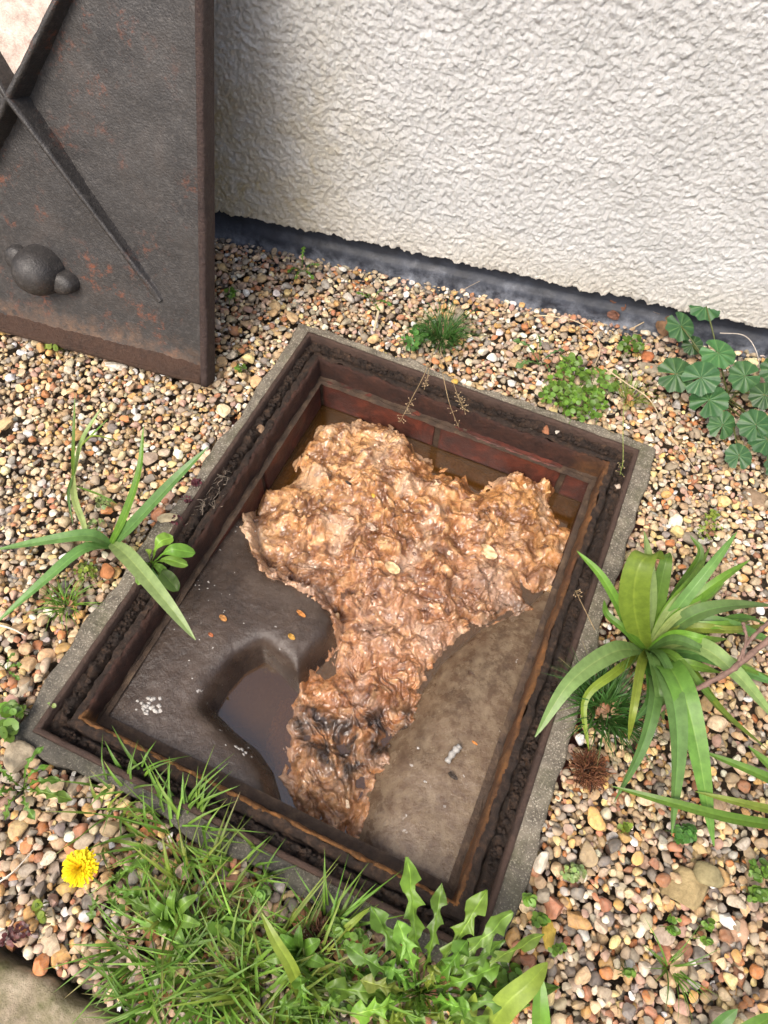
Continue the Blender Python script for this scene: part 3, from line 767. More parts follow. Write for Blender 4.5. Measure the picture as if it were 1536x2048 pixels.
for q in range(300):                                 # torn shreds of paper and fibre standing out of the mass
    i, j = rng.randint(nsx), rng.randint(nsy)
    if e[i, j] < .006 or zs[i, j] < ZW - .003 or (SPY[i, j] > 1420 and rng.rand() < .8): continue
    R_ = rng.uniform(.0025, .0075) * (1.5 if rng.rand() < .12 else 1); n_ = np.array([rng.normal(0, .6), rng.normal(0, .6), 1.0]); n_ /= np.linalg.norm(n_); a_ = np.cross(n_, rng.randn(3)); a_ /= np.linalg.norm(a_); b_ = np.cross(n_, a_)
    hz = .5 * NZ.fbm(fu * 1.3 + q * 3.1, fv * 1.3 + q * 1.7, 2) + .45 * fu * fu * rng.uniform(-1, 1); jx = 1 + .4 * NZ2.p(fu * 2 + q, fv * 2 + q * .7)
    Vq = R_ * ((fu * jx)[..., None] * a_ + (fv * rng.uniform(.35, .8) * jx)[..., None] * b_ + hz[..., None] * n_) + np.array([XS[i, j], YS[i, j], zs[i, j] + R_ * .18])
    cq = np.clip(Cs[i, j] * rng.uniform(.6, 1.5), .03, .8) if rng.rand() < .75 else np.array([(.66, .50, .33), (.58, .36, .16), (.12, .05, .02)][rng.randint(3)])
    sp.append((Vq.reshape(-1, 3), grid_faces(5, 4), cq))
V, Fs, C = merge(sp)
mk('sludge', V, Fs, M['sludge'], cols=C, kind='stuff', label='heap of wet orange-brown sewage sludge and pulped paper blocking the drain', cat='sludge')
def sludge_top(px, py):
    best = at(px, py, -.08)
    for _ in range(4):
        i = int(np.clip((best[0] + .246) / .492 * (nsx - 1), 0, nsx - 1)); j = int(np.clip((best[1] + .321) / .642 * (nsy - 1), 0, nsy - 1))
        z = max(zs[i, j], ZW, bench_z(np.array([best[0]]), np.array([best[1]]))[0]); best = at(px, py, z)
    return best

# ------------------------------------------------------------------ house wall
W0 = np.array([WA[0], WA[1], 0.0])
wall = thing('house_wall', 'cream house wall with rough scalloped render above a black painted plinth', 'wall', tuple(W0)); wall.rotation_euler = (0, 0, WYAW)
# local axes: x along the wall, -y towards the viewer, z up
s0, s1, z0, z1 = -.15, 1.22, .058, .57
ns, nz = 800, 300
S, Z = np.meshgrid(np.linspace(s0, s1, ns), np.linspace(z0, z1, nz), indexing='ij')
Hr = np.zeros_like(S); ds = (s1 - s0) / (ns - 1); dzv = (z1 - z0) / (nz - 1)
rr = np.random.RandomState(21)
for _ in range(15000):
    cs, cz = rr.uniform(s0, s1), rr.uniform(z0, z1 + .02)
    drag = .05 + .55 * sstep(.30, 1.1, cs) + rr.normal(0, .40)              # the trowel's pull leans over to the right
    w = rr.uniform(.003, .0075); L = rr.uniform(.006, .016) * (1 + .5 * sstep(.5, 1.1, cs)); hgt = rr.uniform(.0010, .0030)
    R_ = L + .004; i0, i1 = int((cs - R_ - s0) / ds), int((cs + R_ - s0) / ds) + 2; j0, j1 = int((cz - R_ - z0) / dzv), int((cz + R_ - z0) / dzv) + 2
    i0, j0 = max(i0, 0), max(j0, 0)
    if i1 <= i0 or j1 <= j0: continue
    x = S[i0:i1, j0:j1] - cs; y = Z[i0:i1, j0:j1] - cz
    ca, sa = math.cos(drag), math.sin(drag)
    a = (x * ca - y * sa) / w; b = -(x * sa + y * ca) / L                  # b runs along the pull, downwards
    a = a + .25 * np.sin(b * 3 + cs * 50)
    lim = 1 - np.abs(a) ** 1.3
    ok = (np.abs(a) < 1) & (b < lim) & (b > -.9)
    prof = hgt * (np.clip((b + .9) / 1.9, 0, 1)) ** 1.4 * (1 - .5 * a * a) + .0007 * rr.rand()
    sub = Hr[i0:i1, j0:j1]; sub[ok] = np.maximum(sub[ok] * .8, prof[ok] + .15 * sub[ok])
Hr = np.minimum(Hr, .006) * .8 + .0016 * NZ.fbm(S * 110, Z * 110, 4, .65) + .0010 * NZ2.fbm(S * 12, Z * 12, 3) + .0005 * NZ.ridge(S * 190, Z * 190, 2)
k = np.array([1, 2, 1]) / 4.0
Zr = Z + np.where(Z < z0 + .012, .0050 * NZ.fbm(S * 55, Z * 0 + 1.7, 4, .65), 0)
Yr = -(.016 + Hr)
Vm = np.stack([S, Yr, Zr], -1)
# rounded lip turning back under the bottom edge
lip1 = Vm[:, 0].copy(); lip1[:, 2] -= .002; lip1[:, 1] = -.012
lip2 = lip1.copy(); lip2[:, 1] = .004; lip2[:, 2] += .004
Vm = np.concatenate([lip2[:, None], lip1[:, None], Vm], 1)
mk('render_coat', Vm.reshape(-1, 3), grid_faces(ns, nz + 2), M['render'], wall)
vs_, fs_ = [], []
for (a, b, c, d) in ((-4, s0, z0, 2.6), (s1, 5, z0, 2.6), (s0, s1, z1, 2.6)):
    V, F = box(a, b, -.0175, .15, c, d); vs_.append((V, F, (0, 0, 0)))
V, Fs, C = merge(vs_); mk('render_coat', V, Fs, M['render'], wall, smooth=False)
# plinth: recessed upper band, ledge, slightly proud foot
pr = [(.03, .12), (.002, .075), (.001, .030), (-.002, .0245), (-.007, .0215), (-.0105, .018), (-.012, .010), (-.013, -.03), (-.014, -.09)]
n = 500; ss = np.linspace(-4, 5, n) if False else np.concatenate([np.linspace(-4, -.6, 10), np.linspace(-.58, 1.35, 480), np.linspace(1.4, 5, 10)]); n = len(ss)
P = np.array(pr); Sg = np.repeat(ss[:, None], len(pr), 1); Yg = np.repeat(P[None, :, 0], n, 0) + .0018 * NZ.fbm(Sg * 14, P[None, :, 1] * 30 + 2, 4); Zg = np.repeat(P[None, :, 1], n, 0) + .0022 * NZ2.fbm(Sg * 7, P[None, :, 1] * 3, 3)
mk('plinth', np.stack([Sg, Yg, Zg], -1).reshape(-1, 3), grid_faces(n, len(pr)), M['plinth'], wall)

# ------------------------------------------------------------------ the lifted iron cover, leaning on the wall
yaw = math.radians(7.0); lean = math.radians(22.5); LW, LH, RT = .57, .775, .035
O = at(432, 757, -.004)
uu = np.array([math.cos(yaw), math.sin(yaw), 0]); yv = np.array([-uu[1], uu[0], 0])
vv = yv * math.sin(lean) + np.array([0, 0, math.cos(lean)]); ww = -yv * math.cos(lean) + np.array([0, 0, math.sin(lean)])
lid = thing('manhole_cover', 'heavy dark iron manhole cover leaning on the wall, ribbed underside outwards', 'manhole cover')
lid.matrix_world = Matrix([[-0., 0, 0, 0]] * 0 or [[uu[i], vv[i], ww[i], O[i]] for i in range(3)] + [[0, 0, 0, 1]])
# local: x along the bottom edge (0 at the right corner, negative to the left), y up the plate, z out towards the viewer
CXl, CYl = -.285, .368
nlx, nly = 150, 200
PX, PY = np.meshgrid(np.linspace(-LW + .004, -.004, nlx), np.linspace(.004, LH - .004, nly), indexing='ij')
PZ = .012 + .0012 * NZ.fbm(PX * 14, PY * 14, 4) + .004 * sstep(.06, .0, np.minimum(np.minimum(PX + LW, -PX), np.minimum(PY, LH - PY)))
uxa = PX - CXl; uya = PY - CYl
# upper quarter between the ribs: its sunlit look is painted in as pale colour
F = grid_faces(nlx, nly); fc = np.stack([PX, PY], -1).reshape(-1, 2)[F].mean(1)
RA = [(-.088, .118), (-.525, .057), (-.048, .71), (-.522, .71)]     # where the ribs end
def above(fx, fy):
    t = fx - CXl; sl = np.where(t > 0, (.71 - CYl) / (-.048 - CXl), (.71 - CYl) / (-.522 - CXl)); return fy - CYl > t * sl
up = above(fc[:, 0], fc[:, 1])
Vp = np.stack([PX, PY, PZ], -1).reshape(-1, 3)
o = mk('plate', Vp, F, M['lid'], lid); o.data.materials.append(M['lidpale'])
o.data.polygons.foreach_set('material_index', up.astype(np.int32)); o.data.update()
V, F = box(-LW + .001, -.001, .001, LH - .001, .0, .010); bevel(mk('top_face', V, F, M['lidside'], lid, smooth=False), .002)
def bar(a, b, h0, h1, th, n=40, rnd=.0012, zbase=.010, seed=0.):
    """an upright fin between two points of the plate, height tapering from h0 to h1"""
    a = np.array(a, float); b = np.array(b, float); d = (b - a) / np.linalg.norm(b - a); nrm = np.array([-d[1], d[0]])
    V = []; prof = [(-.75, 0), (-.5, .35), (-.40, .8), (-.30, .96), (0, 1.0), (.30, .96), (.40, .8), (.5, .35), (.75, 0)]
    for i, t in enumerate(np.linspace(0, 1, n)):
        h = h0 * (1 - t) + h1 * t; p = a * (1 - t) + b * t
        for q, (o_, f_) in enumerate(prof):
            j = rnd * NZ.p(np.array([t * 22 + seed]), np.array([q * .9 + seed]))[0]
            xy = p + nrm * (o_ * th + j); V.append([xy[0], xy[1], zbase + h * f_ + j])
    V = np.array(V); k = len(prof); F = grid_faces(n, k)
    return V, [F, ]
for i, (ex, ey) in enumerate(RA):
    V, F = bar((CXl, CYl), (ex, ey), .036, .005, .011, 50, .0012, .011, i * 3.)
    mk('rib', V, F, M['lid'], lid)
def rim(x0, x1, y0, y1, seed, mat):
    """flange standing up from the plate, subdivided and roughened"""
    n = 70; horizontal = (x1 - x0) > (y1 - y0)
    prof = [(0, 0), (0, .25), (0, .6), (.0, .9), (.12, .985), (.5, 1), (.88, .985), (1, .9), (1, .6), (1, .25), (1, 0)]
    V = []
    for t in np.linspace(0, 1, n):
        for q, (c, h) in enumerate(prof):
            j = .0011 * NZ.fbm(np.array([t * 26 + seed]), np.array([q * .8]), 3)[0]
            if horizontal: V.append([x0 + (x1 - x0) * t, y0 + (y1 - y0) * c + j, .004 + (RT - .004) * h + j])
            else: V.append([x0 + (x1 - x0) * c + j, y0 + (y1 - y0) * t, .004 + (RT - .004) * h + j])
    V = np.array(V); F = grid_faces(n, len(prof))
    cap = np.array([list(range(len(prof)))]); cap2 = cap[:, ::-1] + (n - 1) * len(prof)
    return mk('rim', V, [F, cap, cap2], mat, lid)
rim(-.012, .0, -.0008, LH, 1, M['lidside']); rim(-LW, -LW + .012, -.0008, LH, 5, M['lidside'])
rim(-LW + .012, -.012, .0, .012, 9, M['rib']); rim(-LW + .012, -.012, LH - .012, LH, 13, M['lidside'])
# earth caked along the inside of the lower rim
n, k = 160, 10
X, T = np.meshgrid(np.linspace(-LW + .013, -.013, n), np.linspace(0, 1, k), indexing='ij')
lp = NZ.fbm(X * 70, T * 2, 5, .65); Yc = .011 + .026 * T + .0022 * lp * T; Zc = .024 * (1 - T) ** 1.6 + .012 + .0014 * NZ2.fbm(X * 110, T * 5, 5, .65) - .006 * T
mk('caked_earth', np.stack([X, Yc, Zc], -1).reshape(-1, 3), grid_faces(n, k), M['rib'], lid)
# keyhole boss: a domed pocket between two lugs
def dome(cx, cy, rx, ry, h, zb=.011, nr=10, na=28, pw=.5):
    V = [[cx, cy, zb + h]]
    for i in range(1, nr + 1):
        r = i / nr; hh = h * max(0, 1 - r ** 2.4) ** pw
        for a in range(na):
            th = 2 * np.pi * a / na; V.append([cx + rx * r * math.cos(th), cy + ry * r * math.sin(th), zb + hh - (.004 if i == nr else 0)])
    F4 = [[1 + (i - 1) * na + a, 1 + i * na + a, 1 + i * na + (a + 1) % na, 1 + (i - 1) * na + (a + 1) % na] for i in range(1, nr) for a in range(na)]
    F3 = [[0, 1 + a, 1 + (a + 1) % na] for a in range(na)]
    return np.array(V), [np.array(F4), np.array(F3)]
def lid_at(px, py, h):
    """point of the plate (at height h off it) that this spot of the photograph shows"""
    r = ROT @ np.array([(px - 768) / FPX, (py - 1024) / FPX, 1.0]); Pn = O + ww * h
    p = CAM + r * ((Pn - CAM) @ ww / (r @ ww)) - O
    return p @ uu, p @ vv
bx, by = lid_at(72, 545, .03)
boss = link('keyhole_boss', mesh_from('keyhole_boss', *dome(0, 0, .042, .040, .052), M['lidboss']), lid); boss.location = (bx, by, 0)
for sx, lx_, ly_, h_ in ((-1, .020, .022, .020), (1, .025, .019, .026)):
    V, Fs = dome(0, 0, lx_, ly_, h_, pw=.28); lg = mk('lug', V, Fs, M['lidboss'], boss); lg.location = (sx * .040, -sx * .010, 0)
# ------------------------------------------------------------------ plants
GREEN = np.array([.125, .235, .030]); BLUEG = np.array([.095, .185, .048]); YELG = np.array([.25, .34, .045]); DARKG = np.array([.042, .110, .020]); PALE = np.array([.27, .36, .12])
def P3(lst):
    """control points given as (px, py, height)"""
    return [at(a, b, c) for a, b, c in lst]
def ribbon(ctrl, W, prof, col, n=16, fold=.22, roll=0.0, mid=None, back=None, tipcol=None, wav=0.0, ks=(-1, -.5, -.10, 0, .10, .5, 1)):
    C = spline(ctrl, n); T = np.gradient(C, axis=0); T /= np.linalg.norm(T, axis=1)[:, None] + 1e-9
    ch_ = C[-1] - C[0]; h = np.array([ch_[0], ch_[1], 0]); 
    if np.linalg.norm(h) < .2 * np.linalg.norm(ch_): h = np.array([math.cos(roll * 7 + ch_[0] * 900), math.sin(roll * 7 + ch_[0] * 900), 0])
    side = np.cross(h, [0, 0, 1.0]); side /= np.linalg.norm(side)
    ts = np.linspace(0, 1, n); V, K = [], []
    for i in range(n):
        s = side - T[i] * (side @ T[i]); s /= np.linalg.norm(s); nn = np.cross(s, T[i])
        ro = roll if np.isscalar(roll) else roll; cr, sr = math.cos(ro * ts[i]), math.sin(ro * ts[i])
        s, nn = s * cr + nn * sr, nn * cr - s * sr
        if back is None: wp = {1: W * .5 * prof(ts[i]), -1: W * .5 * prof(ts[i])}; bp = {1: 0, -1: 0}
        else: wp = {1: W * .5 * prof(ts[i]), -1: W * .5 * prof(ts[i], .37)}; bp = {1: W * .5 * back(ts[i]), -1: W * .5 * back(ts[i], .37)}
        wv = wav * W * math.sin(ts[i] * 23 + W * 900)
        for k in ks:
            w = wp[1 if k >= 0 else -1] * (.74 if back is not None else 1); bk = bp[1 if k >= 0 else -1]
            V.append(C[i] + s * k * w + nn * (abs(k) * fold * w + wv * k + (.10 * W * NZ.p(np.array([ts[i] * 9 + W * 3000]), np.array([k * 1.3 + ch_[0] * 50]))[0] if wav else 0)) - T[i] * abs(k) * bk)
            c = np.array(col, float)
            if k == 0 and mid is not None: c = np.array(mid)
            if tipcol is not None: c = c + (np.array(tipcol) - c) * sstep(.72, 1.0, ts[i])
            K.append(c * (1.0 + .06 * math.sin(k * 9 + W * 500)))
    return np.array(V), grid_faces(n, len(ks)), np.array(K)
strap = lambda t: (.62 + .38 * min(1, t / .25)) * max(.02, (1 - t ** 3.2)) ** .8
blade = lambda t: (.7 + .3 * min(1, t / .3)) * max(.03, 1 - t ** 1.6)
obov = lambda t: .16 + .84 * float(sstep(.22, .70, t)) if t < .70 else max(.04, math.sqrt(max(0, 1 - ((t - .70) / .30) ** 2)))
ovate = lambda t: max(.05, math.sin(math.pi * min(1, t * .93 + .03)) ** .7 * (1 - .35 * t))
def dand_w(t, ph0=0.0):
    env = .10 + .90 * float(sstep(.12, .66, t)) if t < .80 else max(.04, 1 - ((t - .80) / .20) ** 1.5)
    ph = (t * 5.4 + ph0) % 1.0; return env * (.26 + .74 * ph ** 1.7 if t < .80 else .95)
def dand_b(t, ph0=0.0):
    ph = (t * 5.4 + ph0) % 1.0; return (.75 * ph ** 2 if t < .8 else 0)
def plant(name, label, base, cat='plant', group=None):
    return thing(name, label, cat, tuple(base), group)
def add_leaf(pl, V, F, C, mat='leaf', name='leaf'):
    return mk(name, V - np.array(pl.location), F, M[mat], pl, cols=C)
def jit(c, a=.14): return np.clip(np.array(c) * (1 + rng.normal(0, a)) * (1 + rng.normal(0, .05, 3)), .01, .9)

# --- strap-leaved bulb plant beside the frame's left side
pl = plant('strap_leaf_plant', 'pale green strap-leaved bulb plant sprawling over the left edge of the manhole frame', at(222, 1090, -.008))
for ct, w, c in (([(222, 1090, -.005), (180, 1072, .022), (110, 1079, .030), (-12, 1100, .012)], 30, BLUEG * 1.25), ([(222, 1094, -.005), (165, 1100, .028), (85, 1165, .030), (-12, 1250, .012)], 27, BLUEG * 1.35),
                 ([(228, 1088, -.005), (275, 1040, .045), (345, 965, .095), (416, 894, .125)], 29, BLUEG * 1.1), ([(222, 1088, -.005), (252, 1025, .045), (279, 940, .095), (287, 852, .130)], 19, GREEN * .95),
                 ([(224, 1086, -.005), (262, 1120, .040), (325, 1195, .050), (391, 1280, .030)], 36, PALE * .85)):
    add_leaf(pl, *ribbon(P3(ct), w * .00067, strap, jit(c, .05), 22, .30, mid=np.array(c) * 1.35, roll=rng.normal(0, .25)))
pl = plant('strap_leaf_plant', 'thin strappy seedling with a bent leaf, above the sprawling bulb plant', at(146, 952, -.006))
for ct, w, c in (([(146, 952, -.004), (147, 890, .05), (150, 785, .10)], 9, GREEN * .8), ([(148, 952, -.004), (165, 880, .05), (203, 815, .08)], 13, PALE * .9), ([(146, 950, -.004), (150, 1000, .02), (168, 1050, .02), (177, 1108, .012)], 15, PALE),
                 ([(146, 950, -.004), (137, 990, .015), (146, 1050, .004)], 7, BLUEG), ([(160, 895, .045), (185, 872, .06), (236, 882, .05)], 5, YELG * .8), ([(165, 890, .045), (192, 862, .06), (216, 838, .075)], 6, GREEN), ([(150, 972, .004), (200, 990, .02), (235, 1008, .01)], 5, GREEN * .8)):
    add_leaf(pl, *ribbon(P3(ct), w * .00067, strap, jit(c, .05), 14, .3, mid=np.array(c) * 1.25))

def rosette(label, base, leaves, prof, col, name='rosette_weed', fold=.2, mid=1.6, back=None, n=18, wav=0.0, tip=None):
    """leaves: (tip_px, tip_py, tip_z, width_px, mid lift)"""
    b = at(base[0], base[1], base[2] if len(base) > 2 else -.006)
    pl = plant(name, label, b)
    for L in leaves:
        tp = at(L[0], L[1], L[2]); m = (b + tp) / 2 + np.array([0, 0, L[4] if len(L) > 4 else .012]); c = jit(L[5] if len(L) > 5 else col, .12)
        add_leaf(pl, *ribbon([b, m, tp], L[3] * .00067, prof, c, n, fold, mid=np.clip(c * mid, 0, .6), back=back, roll=rng.normal(0, .35), wav=wav, tipcol=tip))
    return pl
rosette('fresh green rosette of spoon-shaped leaves rooted on the left rim of the frame', (303, 1128, .002), [(346, 1074, .035, 30, .022), (391, 1106, .022, 30, .025), (376, 1131, .018, 24, .016), (357, 1182, .004, 32, .014, GREEN * .75), (276, 1170, .006, 20, .010), (272, 1138, .010, 22, .012), (300, 1098, .03, 16, .012, YELG), (335, 1150, .012, 18, .012), (318, 1180, .0, 16, .008, DARKG)], obov, GREEN * 1.25, fold=.12, wav=.03)

def tuft(label, base, n, length, spread, width=.0022, col=GREEN, name='grass_tuft', rad=.012, droop=.5, heads=0, bias=(0, 0), lmin=.45, z=-.008):
    b = at(base[0], base[1], z); parts = []
    for k in range(n):
        a = rng.uniform(0, 2 * np.pi); r = rad * math.sqrt(rng.rand()); s = b + np.array([r * math.cos(a), r * math.sin(a), 0])
        L = length * rng.uniform(lmin, 1.0); az = a + rng.normal(0, .7); sp = spread * rng.uniform(.25, 1.15)
        d = np.array([math.cos(az) * sp + bias[0], math.sin(az) * sp + bias[1], 1.0]); d /= np.linalg.norm(d)
        m = s + d * L * .55; e_ = s + d * L + np.array([math.cos(az), math.sin(az), 0]) * L * droop * .35 - np.array([0, 0, L * droop * rng.uniform(.1, .6)])
        e_[2] = max(e_[2], .0)
        V, F, C = ribbon([s, m, e_], width * rng.uniform(.6, 1.3), blade, jit(col * rng.uniform(.7, 1.3), .1), 7, .35, roll=rng.normal(0, .5), tipcol=(None if rng.rand() > .12 else (.38, .30, .13)), ks=(-1, 0, 1))
        parts.append((V, F, C))
    V, Fs, C = merge(parts)
    o = mk(name, V - b, Fs, M['grass'], cols=C, label=label, cat='grass'); o.location = b
    return o
tuft('small bright grass tuft on the gravel below the sprawling bulb plant', (135, 1212), 70, .060, 1.2, .0018, GREEN * 1.1, rad=.012, droop=.7)
tuft('dense fine dark grass tuft at the back edge of the concrete surround', (884, 682), 280, .080, .95, .0016, DARKG * 1.15, rad=.020, droop=.7)
tuft('wispy yellow-green grass tuft at the back right corner of the surround', (1258, 800), 90, .060, 1.0, .0012, YELG * .75, rad=.012, droop=.6)
tuft('dark lush grass tuft under the large strap-leaved plant', (1205, 1420), 260, .085, 1.0, .0026, DARKG * 1.1, rad=.028, droop=.7)
tuft('sparse grass sprig among wet gravel low on the right', (1338, 1935), 26, .060, 1.3, .0020, GREEN * .9, rad=.006, droop=.6)
for i, (px, py, n, L, lab) in enumerate(((345, 1672, 150, .080, 'grass tuft growing against the front concrete, right of the yellow flower'), (255, 1580, 60, .060, 'thin grass tuft by the frame\'s front left corner, above the yellow flower'), (390, 1800, 150, .085, 'grass tuft midway along the front, below the concrete edge'),
                                         (300, 1890, 110, .080, 'grass tuft below the yellow flower at the gravel\'s edge'), (430, 1930, 210, .095, 'broad thick grass tuft in the middle of the lower left'), (330, 2010, 150, .085, 'grass tuft beside the corner of the stone paving'), (560, 1960, 190, .100, 'long-bladed grass tuft left of the jagged-leaved weed'),
                                         (500, 2035, 150, .090, 'grass tuft at the bottom edge of the picture'), (640, 1880, 90, .080, 'grass tuft close under the front concrete, beside the clover'), (690, 2010, 120, .090, 'grass tuft among the stalks of the jagged-leaved weed'), (210, 1640, 40, .055, 'scant grass tuft on pebbles just above the yellow flower'), (480, 1740, 70, .065, 'short grass tuft leaning on the front concrete edge'))):
    tuft(lab, (px, py), int(n * (.42 if py < 1860 else .52)), L * 1.0, 1.35, .0042, [GREEN * 1.2, GREEN * .9, YELG * .62, GREEN * 1.05][i % 4], rad=.026 + .00010 * n, droop=.85)

# --- dandelions and other jagged rosettes
def dandelion(label, base, leaves, col=GREEN, wav=.05): return rosette(label, base, leaves, dand_w, col, 'dandelion', .18, 1.9, dand_b, 56, wav)
dandelion('small dandelion rosette in the gravel close under the plinth', (604, 542), [(608, 492, .03, 22, .01), (574, 545, .004, 20, .008), (628, 560, .004, 18, .008), (640, 530, .01, 14, .008), (590, 560, .002, 14, .006)], GREEN * .8)
dandelion('flat dandelion rosette between the dark grass tuft and the clover mat', (1078, 728), [(1025, 680, .022, 30, .016), (1075, 668, .028, 16, .014), (1030, 735, .004, 30, .010), (1130, 700, .010, 18, .012), (1100, 745, .006, 14, .01)], BLUEG * .8)
dandelion('ragged dandelion rosette at the left picture edge by the frame corner', (48, 1578), [(88, 1492, .035, 26, .02), (-10, 1520, .02, 26, .02), (-12, 1600, .012, 30, .02), (145, 1600, .012, 32, .022), (122, 1560, .02, 24, .02), (70, 1640, .006, 22, .014), (10, 1640, .006, 26, .014), (100, 1530, .03, 18, .02), (20, 1550, .03, 20, .02)], GREEN * .85)
dandelion('small dandelion at the left picture edge beside the concrete', (15, 1340), [(45, 1330, .012, 18, .008), (30, 1305, .014, 14, .008), (-10, 1325, .01, 16, .008), (40, 1360, .004, 14, .006)], GREEN * .75)
dandelion('jagged weed seedling in front of the plinth, right of the small dandelion', (745, 605), [(712, 585, .008, 18, .006), (765, 580, .016, 16, .008), (785, 612, .006, 18, .008), (735, 590, .016, 14, .008), (760, 625, .004, 12, .004)], GREEN * .7)
# the big sow thistle in front
dandelion('tall jagged-leaved sow thistle crowding the front right corner of the frame', (838, 1985), [(815, 1714, .070, 58, .020, GREEN * 1.15), (884, 1766, .065, 40, .025), (974, 1780, .070, 54, .022, GREEN * 1.2), (1024, 1822, .060, 58, .025, GREEN * 1.1), (742, 1812, .06, 50, .030), (1088, 1868, .040, 40, .03), (690, 1890, .045, 46, .03), (935, 1880, .06, 46, .035), (1120, 1975, .015, 40, .03), (650, 1975, .03, 50, .03),
          (795, 1840, .075, 50, .03, GREEN * 1.3), (1000, 1930, .045, 50, .03, GREEN * 1.2), (985, 2060, .03, 50, .03), (760, 2070, .03, 54, .02, YELG * .8), (905, 2070, .03, 50, .02, YELG * .7), (700, 2030, .03, 50, .03, GREEN * 1.2), (870, 1930, .06, 40, .03, YELG * .6), (770, 1925, .05, 44, .03, GREEN), (1060, 2010, .03, 46, .03, GREEN * .8), (940, 2020, .05, 44, .03, GREEN * 1.2), (830, 2050, .05, 44, .02, GREEN * .8), (720, 1960, .05, 40, .03, YELG * .6), (1010, 1880, .05, 36, .03, GREEN * .8)], GREEN * .85, .07)
dandelion('low jagged-leaved weed at the bottom edge left of the sow thistle', (620, 2030), [(600, 1950, .05, 44, .03), (680, 1990, .04, 40, .03), (560, 2000, .04, 40, .03), (640, 2060, .02, 44, .02), (700, 2060, .02, 40, .02)], GREEN)
dd = dandelion('yellow-flowering dandelion plant on the gravel at lower left', (210, 1775), [(260, 1745, .02, 30, .02), (290, 1790, .015, 34, .02), (250, 1830, .01, 30, .015), (180, 1840, .006, 26, .012), (300, 1720, .02, 24, .02), (330, 1830, .012, 30, .02)], GREEN * .8)
hc = at(160, 1735, .045); parts = []
for ring, (nr, L, el) in enumerate(((46, .0190, .05), (42, .0172, .28), (36, .0142, .55), (28, .0105, .85), (18, .0065, 1.2))):
    for k in range(nr):
        a = 2 * np.pi * (k + rng.rand() * .6) / nr; e2 = el + rng.normal(0, .07); d = np.array([math.cos(a) * math.cos(e2), math.sin(a) * math.cos(e2), math.sin(e2)]); l = L * rng.uniform(.85, 1.1)
        c = np.array([.86, .66, .012]) if ring < 3 else np.array([.84, .54, .008])
        V, F, C = ribbon([hc + d * .002, hc + d * l * .6 + np.array([0, 0, .0006]), hc + d * l], .0026, lambda t: .7 + .3 * t, jit(c, .07), 4, .3, ks=(-1, 0, 1))
        parts.append((V, F, C))
V, Fs, C = merge(parts); fl = mk('flower_head', V - np.array(dd.location), Fs, M['flower'], dd, cols=C)
V, Fs = tube(spline([at(210, 1775, -.004), at(185, 1755, .02), hc - np.array([0, 0, .001])], 10), .0016); mk('stem', V - np.array(dd.location), Fs, M['leaf'], dd, cols=np.broadcast_to(np.array([.26, .30, .10]), (len(V), 3)))

# --- loose strap leaves low in the picture
pl = plant('strap_leaf_plant', 'two broad yellow-green strap leaves at the bottom edge right of the sow thistle', at(985, 2085, -.006))
for ct, w, c in (([(960, 2085, -.004), (1010, 2010, .045), (1060, 1965, .06), (1095, 1925, .05)], 40, YELG * .95), ([(1085, 2090, -.004), (1080, 2020, .03), (1082, 1950, .04)], 30, GREEN * 1.1), ([(930, 2085, 0), (940, 2020, .03), (950, 1985, .05)], 24, YELG)):
    add_leaf(pl, *ribbon(P3(ct), w * .00067, strap, jit(c, .05), 18, .3, mid=np.array(c) * 1.2))
pl = plant('strap_leaf_plant', 'single long bright blade arching over the lower grass', at(612, 2020, -.006))
for ct, w, c in (([(612, 2020, -.004), (585, 1940, .05), (550, 1880, .075), (523, 1826, .08)], 20, YELG * .9), ([(660, 1890, 0), (700, 1850, .03), (740, 1815, .03)], 12, YELG)):
    add_leaf(pl, *ribbon(P3(ct), w * .00067, strap, jit(c, .05), 18, .3, mid=np.array(c) * 1.2))
pl = plant('strap_leaf_plant', 'tips of a strap-leaved plant poking in at the bottom right corner', at(1420, 2110, -.006))
for ct, w, c in (([(1400, 2110, -.004), (1440, 2050, .03), (1475, 2018, .04)], 26, BLUEG), ([(1440, 2110, -.004), (1500, 2060, .03), (1560, 2025, .03)], 30, GREEN)):
    add_leaf(pl, *ribbon(P3(ct), w * .00067, strap, jit(c, .05), 14, .3, mid=np.array(c) * 1.2))

